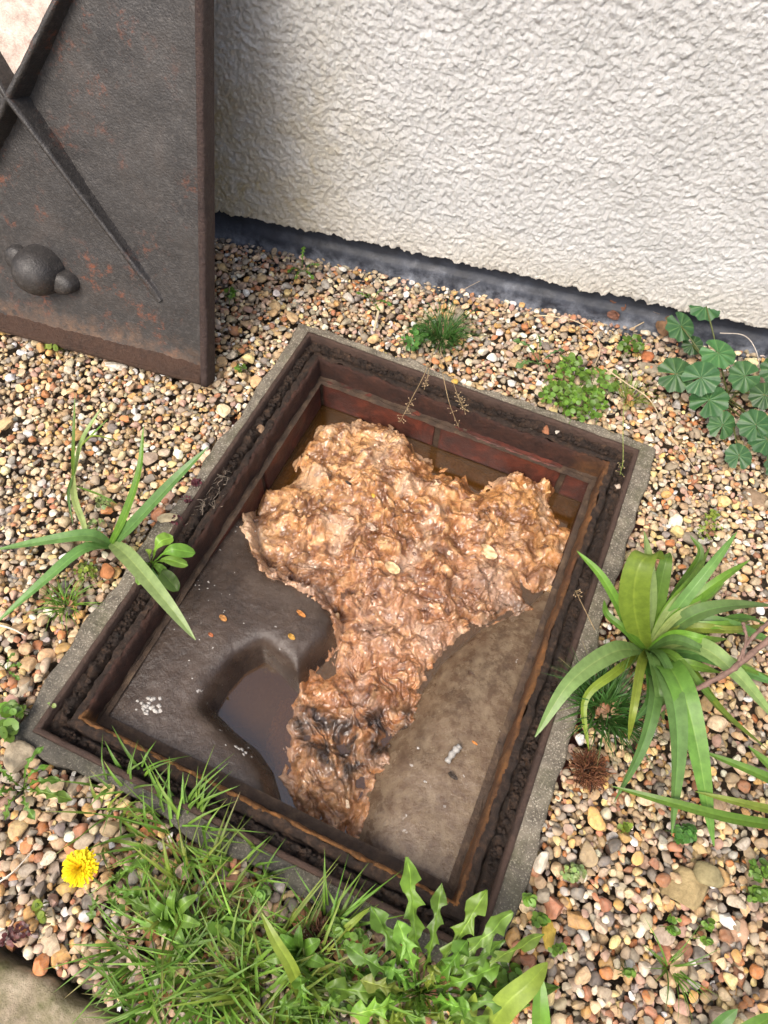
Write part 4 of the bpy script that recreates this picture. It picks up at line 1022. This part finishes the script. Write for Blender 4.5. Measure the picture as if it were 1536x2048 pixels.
# --- the big strap-leaved clump on the right
pl = plant('strap_leaf_plant', 'large arching strap-leaved clump on the gravel right of the manhole', at(1292, 1300, -.008))
big = [([(1285, 1300, -.005), (1225, 1305, .060), (1140, 1365, .085), (1070, 1474, .055)], 40, PALE * .75), ([(1268, 1290, -.005), (1238, 1215, .04), (1200, 1150, .06), (1154, 1102, .065)], 24, GREEN * 1.15),
       ([(1285, 1295, -.005), (1268, 1210, .075), (1275, 1140, .125), (1300, 1110, .130), (1330, 1120, .10)], 60, YELG * .62), ([(1290, 1290, -.005), (1300, 1200, .07), (1296, 1120, .12), (1288, 1062, .135)], 30, PALE * .85), ([(1295, 1290, -.005), (1315, 1200, .06), (1330, 1130, .10), (1340, 1105, .10)], 34, GREEN * .7),
       ([(1300, 1290, -.005), (1360, 1210, .07), (1420, 1135, .11), (1474, 1064, .12)], 26, BLUEG * 1.25), ([(1300, 1292, -.005), (1370, 1215, .06), (1440, 1160, .09), (1500, 1120, .09)], 24, GREEN * 1.0), ([(1302, 1295, -.005), (1380, 1235, .075), (1460, 1212, .09), (1560, 1212, .07)], 38, BLUEG * 1.15),
       ([(1302, 1298, -.005), (1390, 1250, .06), (1470, 1255, .07), (1560, 1290, .05)], 34, BLUEG * 1.05), ([(1302, 1300, -.005), (1390, 1290, .07), (1470, 1345, .08), (1560, 1450, .045)], 40, PALE * .85), ([(1302, 1302, -.005), (1400, 1310, .06), (1480, 1340, .06), (1560, 1372, .05)], 34, BLUEG * 1.2),
       ([(1300, 1305, -.005), (1350, 1350, .085), (1390, 1470, .080), (1428, 1692, .012)], 50, GREEN * .8 + BLUEG * .3), ([(1296, 1308, -.005), (1335, 1360, .085), (1355, 1480, .080), (1343, 1672, .012)], 48, BLUEG * 1.2), ([(1290, 1308, -.005), (1310, 1380, .07), (1285, 1490, .065), (1228, 1604, .012)], 30, BLUEG * 1.05),
       ([(1285, 1305, -.005), (1230, 1345, .045), (1170, 1400, .04), (1178, 1506, .005)], 18, YELG * .8), ([(1300, 1300, -.005), (1360, 1320, .04), (1440, 1420, .05), (1536, 1500, .03)], 30, YELG * .6), ([(1298, 1290, -.005), (1350, 1190, .04), (1400, 1110, .06), (1380, 1070, .07)], 20, GREEN * .7),
       ([(1290, 1300, -.005), (1250, 1260, .03), (1215, 1230, .035), (1208, 1200, .03)], 18, GREEN * .8), ([(1300, 1296, -.005), (1400, 1265, .05), (1480, 1235, .06), (1536, 1250, .05)], 22, DARKG * 1.6), ([(1292, 1305, -.005), (1330, 1330, .05), (1380, 1330, .07), (1440, 1345, .05)], 28, GREEN), ([(1288, 1300, -.005), (1300, 1340, .05), (1300, 1400, .055), (1262, 1450, .03)], 22, DARKG * 1.5)]
for k in range(15):
    a = rng.uniform(-1.25, 2.2); L = rng.uniform(150, 270); ex, ey = 1295 + L * math.cos(a), 1295 + L * math.sin(a) * .9
    if ex < 1150: continue
    big.append(([(1295, 1300, -.005), (1295 + (ex - 1295) * .35, 1290 + (ey - 1295) * .30 - 15, .06), (1295 + (ex - 1295) * .72, 1290 + (ey - 1295) * .66, .075), (ex, ey, .03)], rng.uniform(15, 24), [GREEN, YELG * .7, PALE * .8, GREEN * 1.2, BLUEG][k % 5]))
for ct, w, c in big:
    add_leaf(pl, *ribbon(P3(ct), w * .00064, strap, jit(c, .06), 24, .28, mid=np.clip(np.array(c) * 1.3, 0, .6), roll=rng.normal(0, .35)))
pl = plant('strap_leaf_plant', 'slender strap leaves reaching in low from the right picture edge', at(1640, 1660, -.006))
for ct, w, c in (([(1640, 1660, -.004), (1480, 1640, .04), (1340, 1605, .05), (1222, 1572, .035)], 20, GREEN * .8), ([(1640, 1640, -.004), (1520, 1615, .05), (1390, 1583, .05)], 17, YELG * .7), ([(1650, 1650, -.004), (1560, 1570, .06), (1400, 1500, .06)], 24, GREEN * .75), ([(1650, 1640, -.004), (1570, 1560, .05), (1496, 1492, .06)], 26, GREEN * .9)):
    add_leaf(pl, *ribbon(P3(ct), w * .00064, strap, jit(c, .05), 20, .3, mid=np.array(c) * 1.2))

rosette('leafy willowherb shoot among the grass below the yellow flower', (350, 1835), [(300, 1800, .03, 22, .02), (395, 1790, .035, 24, .02), (320, 1870, .02, 22, .015), (400, 1850, .03, 24, .02), (350, 1780, .045, 20, .02), (280, 1850, .02, 20, .015), (370, 1890, .02, 22, .015)], ovate, GREEN * 1.0)
rosette('broad-leaved weed between the long grass and the sow thistle', (600, 1905), [(560, 1870, .04, 26, .02), (640, 1880, .04, 28, .02), (575, 1940, .03, 28, .02), (650, 1930, .03, 26, .02), (600, 1850, .05, 20, .02), (530, 1920, .03, 24, .02)], ovate, GREEN * .9)
# --- mallow with round pleated leaves
def round_leaf(c, R, nrm, petang, col, lobes=9):
    nrm = np.array(nrm, float); nrm /= np.linalg.norm(nrm); a = np.cross(nrm, [math.sin(petang), -math.cos(petang), .0]); a /= np.linalg.norm(a); b = np.cross(nrm, a)
    nr, na = 8, 109; V, K = [], []
    for i in range(nr + 1):
        r = i / nr
        for k in range(na):
            th = .16 + (2 * np.pi - .32) * k / (na - 1); q = (th - .16) / (2 * np.pi - .32) * lobes
            pleat = math.cos(2 * np.pi * q); sc = 1 + (.035 * math.cos(2 * np.pi * q * 5) + .045 * -pleat * 1) * r ** 3
            rr_ = R * r * sc * (1 if i else .03)
            z = R * (.050 * pleat * r - .10 * r * r + .05 * math.sin(th * 2 + R * 300) * r * r)
            V.append(c + a * rr_ * math.cos(th) + b * rr_ * math.sin(th) + nrm * z)
            vein = .55 * (abs(math.cos(np.pi * q)) ** 40) * (1 - .75 * r); K.append(col * (1 + .12 * pleat * r) * (1 - vein) + np.array([.26, .36, .14]) * vein)
    return np.array(V), grid_faces(nr + 1, na), np.array(K)
mb = at(1440, 800, -.008); pl = plant('mallow', 'mallow with round pleated leaves in the corner by the plinth', mb)
for px, py, z, rp, sh in ((1362, 652, .060, 33, 1.), (1412, 612, .075, 34, .9), (1437, 706, .075, 36, 1.25), (1352, 748, .055, 38, .95), (1402, 755, .065, 37, 1.1), (1418, 800, .045, 38, .9), (1490, 752, .050, 34, 1.1), (1445, 850, .030, 29, 1.0), (1512, 850, .045, 34, .8), (1535, 880, .040, 34, .9), (1478, 912, .030, 27, 1.1), (1530, 790, .05, 30, .8), (1385, 690, .03, 22, .7), (1555, 740, .06, 34, .9), (1560, 930, .03, 30, .8)):
    c = at(px, py, z); n_ = np.array([rng.normal(.05, .22), rng.normal(-.32, .2), 1.0]); d = c - mb
    add_leaf(pl, *round_leaf(c, rp * .00078, n_, math.atan2(d[1], d[0]), jit(np.array([.045, .125, .040]) * sh, .08)))
    V, Fs = tube(spline([mb + rng.normal(0, .01, 3) * [1, 1, 0], (mb + c) / 2 + np.array([0, 0, .012]), c], 9), .0014, 5); mk('stalk', V - mb, Fs, M['leaf'], pl, cols=np.broadcast_to(np.array([.10, .12, .035]), (len(V), 3)))

# --- mats of small round leaves and seedlings
def mat_weed(label, spots, n, size, col, name='clover_mat', height=.02, cat='weed'):
    """spots: (px, py, radius_px)"""
    parts = []; b = at(spots[0][0], spots[0][1], -.006)
    for k in range(n):
        sx, sy, sr = spots[rng.randint(len(spots))]; a = rng.uniform(0, 2 * np.pi); r = sr * math.sqrt(rng.rand()); z = rng.uniform(.25, 1) * height * (1.15 - .5 * (r / sr) ** 2)
        c = at(sx + r * math.cos(a), sy + r * math.sin(a) * .7, z); R = size * rng.uniform(.55, 1.2); nrm = np.array([rng.normal(0, .45), rng.normal(-.15, .45), 1.0]); nrm /= np.linalg.norm(nrm)
        u = np.cross(nrm, [0.3, 1, 0]); u /= np.linalg.norm(u); v = np.cross(nrm, u); th = np.arange(8) * np.pi / 4 + rng.rand()
        el = rng.uniform(.65, 1.0)
        V = np.vstack([c - nrm * R * .15, c + R * (np.cos(th)[:, None] * u + el * np.sin(th)[:, None] * v)]); F = np.array([[0, 1 + i, 1 + (i + 1) % 8] for i in range(8)]); cc = jit(col * rng.uniform(.6, 1.35), .1)
        parts.append((V, F, cc))
        if k % 4 == 0 or n < 30:
            V, Fs = tube([(b if n < 10 else np.array([c[0] + rng.normal(0, .004), c[1] + rng.normal(0, .004), -.008])), c], .0005, 3, False); parts.append((V, Fs, cc * .9))
    V, Fs, C = merge(parts); o = mk(name, V - b, Fs, M['leaf'], cols=C, label=label, cat=cat); o.location = b; return o
mat_weed('mat of small clover-like leaves along the back concrete, right of the dandelion', [(1150, 775, 62), (1120, 790, 40), (1200, 760, 40), (1170, 810, 45), (1140, 730, 30)], 420, .0050, GREEN * .95, height=.028)
mat_weed('clover leaves crowding the left foot of the dark grass tuft', [(828, 682, 26), (842, 660, 18)], 70, .0055, DARKG * 1.6)
mat_weed('small clover patch under the front edge of the frame, among grass', [(700, 1870, 38), (672, 1860, 25)], 70, .0050, GREEN * 1.1, height=.03)
mat_weed('low green weed patch on the gravel below the two hanging strap leaves', [(1368, 1668, 26)], 60, .0040, DARKG * 1.9, height=.012)
mat_weed('feathery yellow-green weed on gravel right of the frame', [(1418, 1060, 28), (1425, 1030, 14)], 80, .0026, YELG * .8, name='seedling', height=.018)
mat_weed('pale green seedling cluster beside the front right concrete', [(1147, 1745, 24)], 60, .0030, PALE * .9, name='seedling', height=.016)
mat_weed('leafy weed clump at the right picture edge among wet gravel', [(1525, 1740, 30), (1515, 1790, 22)], 80, .0042, GREEN * .8, name='seedling', height=.018)
mat_weed('small leafy sprig below the curled brown leaf near the plinth', [(1265, 690, 26)], 36, .0055, GREEN * .7, name='seedling', height=.02)
mat_weed('bright small-leaved seedling beside the orange pebble, left of the frame', [(172, 1142, 24)], 46, .0034, YELG * .8, name='seedling', height=.016)
mat_weed('small pale seedling between the two strap-leaved plants', [(205, 1005, 18), (190, 1050, 20)], 40, .0036, PALE * .8, name='seedling', height=.014)
mat_weed('tiny green seedling beside the lid\'s right lower corner', [(482, 735, 11)], 18, .0035, GREEN, name='seedling', height=.012)
mat_weed('tiny seedling on gravel against the cover\'s right edge, up near the plinth', [(462, 585, 14)], 18, .0042, GREEN, name='seedling', height=.012)
mat_weed('tiny pale seedling right under the corner of the leaning cover', [(384, 705, 9)], 12, .0032, PALE, name='seedling', height=.008)
mat_weed('light green leaf sprout in front of the leaning cover\'s lower edge', [(108, 690, 16)], 12, .0075, YELG * .8, name='seedling', height=.014)
mat_weed('two small bright seedlings on pebbles left of the dandelion flower', [(80, 1835, 14), (75, 1810, 8)], 22, .0048, YELG * .75, name='seedling', height=.014)  # two seedlings joined in one mesh
mat_weed('tiny seedling among wet pebbles below the large yellow lump stones', [(1348, 1838, 12), (1345, 1860, 9)], 18, .0042, GREEN * 1.1, name='seedling', height=.012)
mat_weed('tiny seedling on wet gravel left of the pale lump stones', [(1250, 1650, 12)], 14, .0042, YELG * .8, name='seedling', height=.012)
mat_weed('small seedling on gravel near the bottom right, by the large brown cobble', [(1418, 1850, 13), (1412, 1880, 9)], 20, .0040, GREEN * 1.1, name='seedling', height=.012)
mat_weed('tiny seedling in the wet gravel straight below the sparse grass sprig', [(1260, 1945, 11)], 14, .0040, GREEN, name='seedling', height=.012)
rosette('single tiny seedling rooted on the left rim near the frame corner', (102, 1414, .002), [(113, 1412, .012, 9, .004), (98, 1404, .010, 6, .004)], obov, PALE * .8, 'seedling')
mat_weed('reddish creeping stonecrop on the left rim of the frame', [(352, 1040, 14), (372, 1000, 12), (392, 965, 10)], 90, .0022, np.array([.10, .022, .030]), name='stonecrop', height=.008)
mat_weed('reddish low weed on the gravel at the lower left edge', [(40, 1860, 22), (15, 1880, 16)], 50, .0030, np.array([.11, .035, .035]), name='stonecrop', height=.006)
mat_weed('toothed nettle-like leaves at the left picture edge above the dandelion', [(10, 1460, 24), (25, 1420, 16)], 26, .0085, GREEN * .85, name='seedling', height=.02)
mat_weed('small round-leaved weed in the grass above the broad-leaved weed', [(520, 1790, 26)], 24, .0060, GREEN * 1.05, name='seedling', height=.025)
mat_weed('small broad-leaved weed between grass tufts at lower centre', [(450, 1860, 34)], 34, .0070, GREEN * .95, name='seedling', height=.03)
mat_weed('spread of soft green weed leaves round the jagged weed\'s foot', [(740, 1990, 70), (900, 2030, 80), (1000, 1960, 50)], 130, .0060, GREEN * .75, name='seedling', height=.022)
mat_weed('tiny leaf sprigs right of the sow thistle at the frame corner', [(1062, 1800, 16), (1080, 1840, 18), (1115, 1900, 16)], 40, .0045, GREEN, name='seedling', height=.02)

# --- dry stems, dead leaves, twig, moss
def stem(label, pts, r, col, name='dry_stem', cat='stem', mat='stem', taper=.5, n=24, nsd=5):
    P = spline(P3(pts), n); b = P[0].copy(); V, Fs = tube(P - b, r * (1 - taper * np.linspace(0, 1, n)), nsd)
    o = mk(name, V, Fs, M[mat], cols=np.broadcast_to(np.array(col), (len(V), 3)), label=label, cat=cat); o.location = b; return o
STRAW = (.46, .37, .24)
stem('bent straw-coloured stem lying on gravel under the plinth', [(1068, 632, .004), (1098, 632, .012), (1150, 642, .014), (1190, 668, .012), (1200, 700, .010), (1190, 730, .002)], .0014, STRAW)
stem('short pale straw leaning against the plinth beside the brown leaf', [(1262, 658, .0), (1300, 638, .015), (1334, 624, .03)], .0011, STRAW)
stem('long pale straw crossing the clover mat towards the frame corner', [(1208, 735, .02), (1255, 768, .022), (1300, 800, .02), (1335, 862, .006), (1395, 945, .003)], .0014, STRAW)
stem('thick cut straw stub pointing down from the plinth weeds', [(757, 622, .006), (752, 645, .006), (748, 662, .002)], .0026, (.50, .42, .28), taper=.1)
stem('thin dry stem arching in front of the plinth above the dark tuft', [(830, 600, .0), (900, 590, .02), (960, 562, .05)], .0007, (.35, .28, .2))
stem('grey dry stem curving through the mallow leaves', [(1440, 666, .06), (1490, 672, .06), (1515, 710, .05), (1520, 770, .02)], .0010, (.42, .38, .33))
stem('pale dry stalk at the left picture edge below the yellow flower', [(-10, 1770, .002), (30, 1740, .010), (75, 1690, .004)], .0011, (.55, .50, .42))
stem('short white straw on gravel at the left picture edge', [(-8, 1248, .004), (25, 1258, .006), (52, 1272, .003)], .0016, (.60, .57, .48))
stem('dry root thread on the leaf litter by the plinth', [(1180, 565, .03), (1200, 590, .02), (1215, 605, .015), (1270, 612, .02), (1320, 628, .03)], .0006, (.22, .17, .13))
def seed_stalk(label, pts, nsp, col=(.33, .24, .13)):
    P = spline(P3(pts), 30); b = P[0].copy(); parts = [(*tube(P - b, .0007 * (1 - .5 * np.linspace(0, 1, 30)), 4), col)]
    for k in range(nsp):
        i = rng.randint(20, 29); d = rng.normal(0, 1, 3); d[2] = abs(d[2]) * .3; d /= np.linalg.norm(d); q = P[i] - b; e_ = q + d * rng.uniform(.004, .010)
        parts.append((*tube([q, e_], .0003, 3), col)); parts.append((SHAPES_LO[0] * np.array([.0011, .0011, .0016]) + e_, ICO[1][1], (.38, .28, .17)))
    V, Fs, C = merge(parts); o = mk('seed_stalk', V, Fs, M['stem'], cols=C, label=label, cat='stem'); o.location = b
seed_stalk('dry seed stalk drooping from the dark tuft, leftmost, with a feathery tip', [(868, 700, .02), (848, 750, .03), (822, 800, .01), (800, 845, -.02)], 22)
seed_stalk('dry seed stalk from the dark tuft ending just over the mud groove', [(866, 705, .02), (857, 745, .02), (848, 780, .008)], 14)
seed_stalk('dry seed stalk from the dark tuft drooping furthest into the chamber', [(876, 700, .02), (888, 760, .03), (900, 810, .01), (918, 856, -.02)], 6)
seed_stalk('dry seed stalk from the dark tuft, rightmost, with a bushy tip', [(880, 700, .02), (900, 745, .03), (915, 790, .012), (930, 822, 0)], 24)
seed_stalk('green seed stalk hanging over the back right corner of the frame', [(1248, 800, .02), (1246, 860, .03), (1246, 920, .012), (1240, 950, .004)], 8, (.25, .30, .08))
seed_stalk('thin seed stalk leaning over the right groove from the grass', [(1190, 1260, .02), (1165, 1210, .03), (1150, 1180, .02)], 8)

def crumpled(label, c, R, nrm, col, name='dead_leaf', cat='leaf', curl=.6, asp=.7, seed=0, mat='stem'):
    n = 12; U, Vv = np.meshgrid(np.linspace(-1, 1, n), np.linspace(-1, 1, n), indexing='ij')
    x = U * np.sqrt(1 - Vv ** 2 * .5); y = Vv * np.sqrt(1 - U ** 2 * .5); z = curl * (x * x) + .35 * NZ.fbm(x * 1.6 + seed, y * 1.6 + seed * 2, 3)
    nrm = np.array(nrm, float); nrm /= np.linalg.norm(nrm); a = np.cross(nrm, [.2, 1, .1]); a /= np.linalg.norm(a); b = np.cross(nrm, a)
    V = R * (x[..., None] * a + asp * y[..., None] * b + z[..., None] * nrm * .6); c = np.array(c)
    C = np.array(col) * (1 + .4 * NZ2.fbm(x * 2 + seed, y * 2, 3))[..., None]
    o = mk(name, V.reshape(-1, 3), grid_faces(n, n), M[mat], cols=np.clip(C.reshape(-1, 3), .005, .9), label=label, cat=cat); o.location = c; return o
crumpled('brown curled leaf caught in cobweb against the black plinth', at(1236, 606, .028), .016, (.1, -1, .6), (.12, .055, .035), seed=1)
crumpled('second smaller dead leaf under the cobwebbed one on the plinth', at(1228, 630, .014), .012, (-.3, -1, .3), (.13, .06, .04), seed=2)
crumpled('rolled brown dead leaf standing behind the topmost mallow leaf', at(1334, 652, .016), .015, (-.6, -.7, .6), (.15, .085, .045), asp=1.2, curl=1.3, seed=3)
crumpled('yellowing lettuce-green leaf at the right picture edge by the plinth', at(1528, 630, .06), .026, (-.1, -.5, 1), (.32, .34, .06), seed=4, mat='leaf')
crumpled('dead grey-brown leaf litter heap in the plinth corner at right', at(1500, 660, .02), .024, (.1, -.6, 1), (.11, .085, .06), seed=5)
tw = thing('twig', 'bare pinkish-brown twig reaching in over the strap leaves from the right', 'twig', tuple(at(1290, 1440, .055)))
for ct, r in (([(1288, 1446, .055), (1335, 1410, .075), (1400, 1375, .09), (1455, 1345, .10), (1490, 1318, .105), (1560, 1260, .12)], .0042), ([(1470, 1335, .10), (1500, 1280, .115), (1560, 1225, .12)], .0030), ([(1485, 1320, .105), (1492, 1275, .12), (1486, 1245, .125)], .0022)):
    P = spline(P3(ct), 26); nn = .0006 * np.array([[NZ.p(np.array([i * .8]), np.array([q * 3.1]))[0] for q in range(3)] for i in range(26)]) * 2
    V, Fs = tube(P + nn - np.array(tw.location), r * (1 - .45 * np.linspace(1, 0, 26)) * (1 + .15 * np.sin(np.arange(26) * 1.9)), 7); mk('branch', V, Fs, M['bark'], tw, cols=np.broadcast_to(np.array([.19, .12, .095]), (len(V), 3)))
def fuzz(label, base, R, n, col, name='moss_cushion'):
    b = at(base[0], base[1], .006); parts = []
    for _ in range(n):
        d = rng.normal(0, 1, 3); d[2] = abs(d[2]) * .8; d /= np.linalg.norm(d); L = R * rng.uniform(.7, 1.1); s = d * L * .35; e_ = d * L + rng.normal(0, R * .12, 3)
        parts.append((*tube(spline([s, (s + e_) / 2 + rng.normal(0, R * .10, 3), e_], 4), .0006, 3, False), jit(col, .3)))
    V, Fs, C = merge(parts); o = mk(name, V, Fs, M['stem'], cols=C, label=label, cat='moss'); o.location = b
fuzz('bristly brown dead moss cushion beside the right concrete', (1176, 1540), .025, 420, np.array([.16, .065, .03]))
fuzz('brown withered moss cushion hidden among the grass under the front rim', (640, 1880), .022, 300, np.array([.13, .06, .035]))
# root hairs showing in the mud groove
parts = []; rb = at(440, 965, -.006)
for _ in range(46):
    sx, sy = at(rng.uniform(405, 462), 0, 0)[:2], 0
    t = rng.rand(); a = at(462 - 70 * t + rng.normal(0, 4), 945 + 90 * t + rng.normal(0, 6), -.010); d = np.array([rng.normal(-.2, .5), rng.normal(-.6, .5), rng.normal(.15, .2)]) * .022
    parts.append((*tube(spline([a, a + d * .5 + rng.normal(0, .003, 3), a + d], 6) - rb, .00035, 3, False), (.34, .28, .22)))
V, Fs, C = merge(parts); o = mk('root_hairs', V, Fs, M['stem'], cols=C, label='tangle of fine pale root hairs in the mud of the frame\'s left groove', cat='roots'); o.location = rb

# ------------------------------------------------------------------ single stones worth telling apart
def stone(label, px, py, r3, col, sub=3, name='stone', rz=0.0, seed=0, z=None, mat='stone'):
    rs = np.random.RandomState(900 + seed); V = pebble_shape(3, rs); c = at(px, py, 0.0); c[2] = (top_z(c[0], c[1]) + r3[2] * .35) if z is None else z
    c = at(px, py, c[2]); V = V * (1 + .06 * NZ.fbm(V[:, 0] * 2.5 + seed, V[:, 1] * 2.5 + V[:, 2], 3))[:, None] * np.array(r3); ca, sa = math.cos(rz), math.sin(rz); V = V @ np.array([[ca, sa, 0], [-sa, ca, 0], [0, 0, 1]])
    K = np.array(col) * (1 + .18 * NZ2.fbm(V[:, 0] * 150 + seed, V[:, 1] * 150, 4))[:, None]
    o = mk(name, V, ICO[3][1], M[mat], cols=np.clip(K, .01, .9), label=label, cat='stone'); o.location = c; return o
stone('large pitted yellow lump stone on wet gravel at lower right', 1368, 1778, (.026, .024, .014), (.30, .23, .115), seed=1)
stone('mossy yellow-grey lump stone touching the pitted yellow one', 1422, 1752, (.020, .017, .012), (.27, .23, .12), seed=2, rz=.5)
stone('large smooth pinkish-brown cobble near the right edge at lower right', 1470, 1866, (.019, .020, .013), (.42, .27, .18), seed=3)
stone('pitted pale limestone lump beside the left concrete corner', 46, 1376, (.019, .016, .012), (.40, .34, .25), seed=4, rz=.4)
stone('large pale oval stone at the left below the frame corner', 40, 1516, (.021, .019, .012), (.36, .30, .21), seed=5)
stone('big orange-brown triangular pebble below the sprawling bulb plant', 214, 1142, (.013, .011, .009), (.36, .15, .06), seed=6)
stone('thin flat cream oval pebble on the left rim of the concrete', 334, 1036, (.0165, .0085, .003), (.50, .42, .27), seed=7, z=.004, rz=.5)
stone('long rough yellowish stone wedged beside the right concrete', 1264, 1110, (.020, .011, .010), (.33, .28, .15), seed=8, rz=.9)
stone('brick-orange stone chip below the small sprig near the plinth', 1293, 714, (.012, .014, .008), (.36, .13, .055), seed=9)
stone('grey-buff flat stone half buried behind the clover mat', 1305, 738, (.030, .012, .007), (.27, .23, .17), seed=10, rz=.1)
stone('large brown cobble at the right picture edge below the mallow', 1512, 1000, (.024, .018, .014), (.24, .17, .11), seed=11)
stone('white angular stone touching the right concrete near the front corner', 1080, 1724, (.009, .014, .008), (.62, .55, .44), seed=12)
stone('bright yellow oval pebble beside the sow thistle', 1099, 1868, (.010, .016, .008), (.50, .36, .07), seed=13)
stone('pale tan wedge stone under the plinth by the cover', 548, 612, (.016, .011, .009), (.46, .33, .18), seed=14, rz=-.7)
stone('big white oval pebble in front of the leaning cover', 228, 732, (.022, .009, .007), (.60, .55, .46), seed=15, rz=.3)
stone('broken red-brown stone under the front concrete by the grass', 470, 1770, (.016, .014, .010), (.26, .14, .09), seed=16)
stone('yellow chip lying on the back concrete edge', 911, 763, (.007, .005, .004), (.55, .35, .08), seed=17, z=.004)
for i, (px, py, r, c, lab) in enumerate(((1090, 860, (.014, .007, .006), (.28, .12, .06), 'elongated red-brown pebble lying in the back mud groove'), (1062, 862, (.007, .005, .004), (.42, .36, .29), 'small pale pebble left of the red-brown one in the back groove'), (1114, 862, (.007, .005, .004), (.44, .40, .34), 'small pale pebble right of the red-brown one in the back groove'), (1233, 973, (.007, .005, .005), (.45, .37, .3), 'pale pebble in the right mud groove near the back corner'),
                                        (490, 1664, (.006, .005, .004), (.40, .34, .22), 'round buff pebble resting in the front mud groove'), (522, 858, (.010, .006, .004), (.20, .13, .08), 'flat brown stone chip in the left mud groove'))):
    stone(lab, px, py, r, c, seed=30 + i, z=-.012, rz=rng.rand() * 3)

# ------------------------------------------------------------------ scraps lying on the sludge and the benching
def scrap(label, px, py, R, col, seed, name='paper_scrap', cat='scrap', asp=.6, curl=.6):
    c = sludge_top(px, py); return crumpled(label, c + np.array([0, 0, R * .25]), R, (.1 * seed % .5, -.3, 1), col, name, cat, curl, asp, seed, 'scrap')
scrap('pale sodden paper curl standing on the middle of the sludge', 785, 1138, .013, (.55, .40, .22), 11, curl=.9)
scrap('creamy knot of wet paper on the right of the sludge heap', 975, 1106, .016, (.60, .42, .24), 12)
scrap('grey-white sodden wad at the centre of the sludge', 742, 1055, .009, (.42, .30, .22), 13)
scrap('small yellow leaf flake on the sludge', 747, 992, .0045, (.60, .36, .05), 14, 'leaf_flake')
scrap('black bark flake lying on the sludge', 697, 967, .006, (.03, .02, .015), 15, 'bark_flake', asp=.4)
scrap('amber leaf flake on the left benching beneath the hanging leaf', 447, 1237, .0065, (.36, .17, .05), 16, 'leaf_flake')
scrap('tiny red-brown flake on the left benching', 422, 1270, .0042, (.30, .09, .03), 17, 'leaf_flake')
scrap('torn orange leaf flake on the wet shoulder beside the sludge', 602, 1228, .008, (.42, .17, .04), 18, 'leaf_flake', asp=.4)
scrap('yellow-brown flake on the wet shoulder above the water', 583, 1274, .006, (.40, .22, .04), 19, 'leaf_flake')
scrap('orange sliver on the right benching', 949, 1486, .0045, (.50, .20, .05), 20, 'leaf_flake', asp=.35)
scrap('dark oval seed husk on the right benching', 942, 1348, .0055, (.07, .04, .025), 21, 'leaf_flake', asp=.45)
scrap('dark curled husk low on the right benching', 905, 1552, .0075, (.035, .025, .018), 22, 'leaf_flake', asp=.4)
# the ash-grey stub on the right benching
c = sludge_top(905, 1508); P = spline([c + np.array([-.003, -.014, .004]), c + np.array([0, 0, .005]), c + np.array([.005, .012, .004])], 12); V, Fs = tube(P - c, .0045 * (1 + .25 * np.sin(np.arange(12) * 1.7)) * np.linspace(.8, 1.1, 12), 8)
o = mk('ash_stub', V, Fs, M['scrap'], cols=np.broadcast_to(np.array([.34, .33, .31]), (len(V), 3)), label='short ash-grey stub lying on the right benching', cat='scrap'); o.location = c
def crust(label, px, py, spots):
    parts = []; c = sludge_top(px, py)
    for (dx, dy, r) in spots:
        q = sludge_top(px + dx, py + dy); S = SHAPES_LO[rng.randint(40)]; parts.append((S * np.array([r, r * .8, r * .12]) + q - c, ICO[1][1], (.6, .58, .54)))
    V, Fs, C = merge(parts); o = mk('lime_crust', V, Fs, M['lime'], label=label, cat='deposit', kind=('stuff' if len(spots) > 40 else None)); o.location = c
crust('white lime crust spot high on the left benching near the frame corner', 300, 1412, [(rng.normal(0, 12), rng.normal(0, 12), rng.uniform(.0020, .0052)) for _ in range(26)])
crust('white lime crumbs on the rounded nose of the benching by the water', 483, 1500, [(-12, -6, .0028), (0, 0, .0036), (8, 6, .003), (14, -4, .002), (-32, -10, .0016), (20, 14, .0018), (4, 10, .003), (-6, -2, .003)])
crust('faint lime specks scattered on the middle of the left benching', 400, 1180, [(rng.normal(0, 60), rng.normal(0, 90), rng.uniform(.0007, .0018)) for _ in range(42)])
crust('tiny white crumb on the lower right benching', 850, 1563, [(0, 0, .002), (3, 1, .0015)])

# ------------------------------------------------------------------ stone paving at the lower left
c0, c1 = SL0 - SLD * .9, SL1 + SLD * .15
n, m = 160, 90
A, B = np.meshgrid(np.linspace(0, 1, n), np.linspace(0, 1, m) ** 1.3, indexing='ij')
Pw = c0[None, None] + (c1 - c0)[None, None] * A[..., None] + SLN[None, None] * (B * .55)[..., None]
edge = .006 * NZ.fbm(A * 18, A * 0 + 2, 4)
Pw = Pw + SLN * (edge * (1 - B))[..., None]
Zp = .004 + .004 * NZ.fbm(Pw[..., 0] * 12, Pw[..., 1] * 12, 5, .55) - .02 * np.exp(-B * 160) - .05 * (B < 1e-6)
mk('paving_slab', np.stack([Pw[..., 0], Pw[..., 1], Zp], -1).reshape(-1, 3), grid_faces(n, m), M['slab'], label='mossy sandstone paving slab at the lower left corner', cat='paving slab')
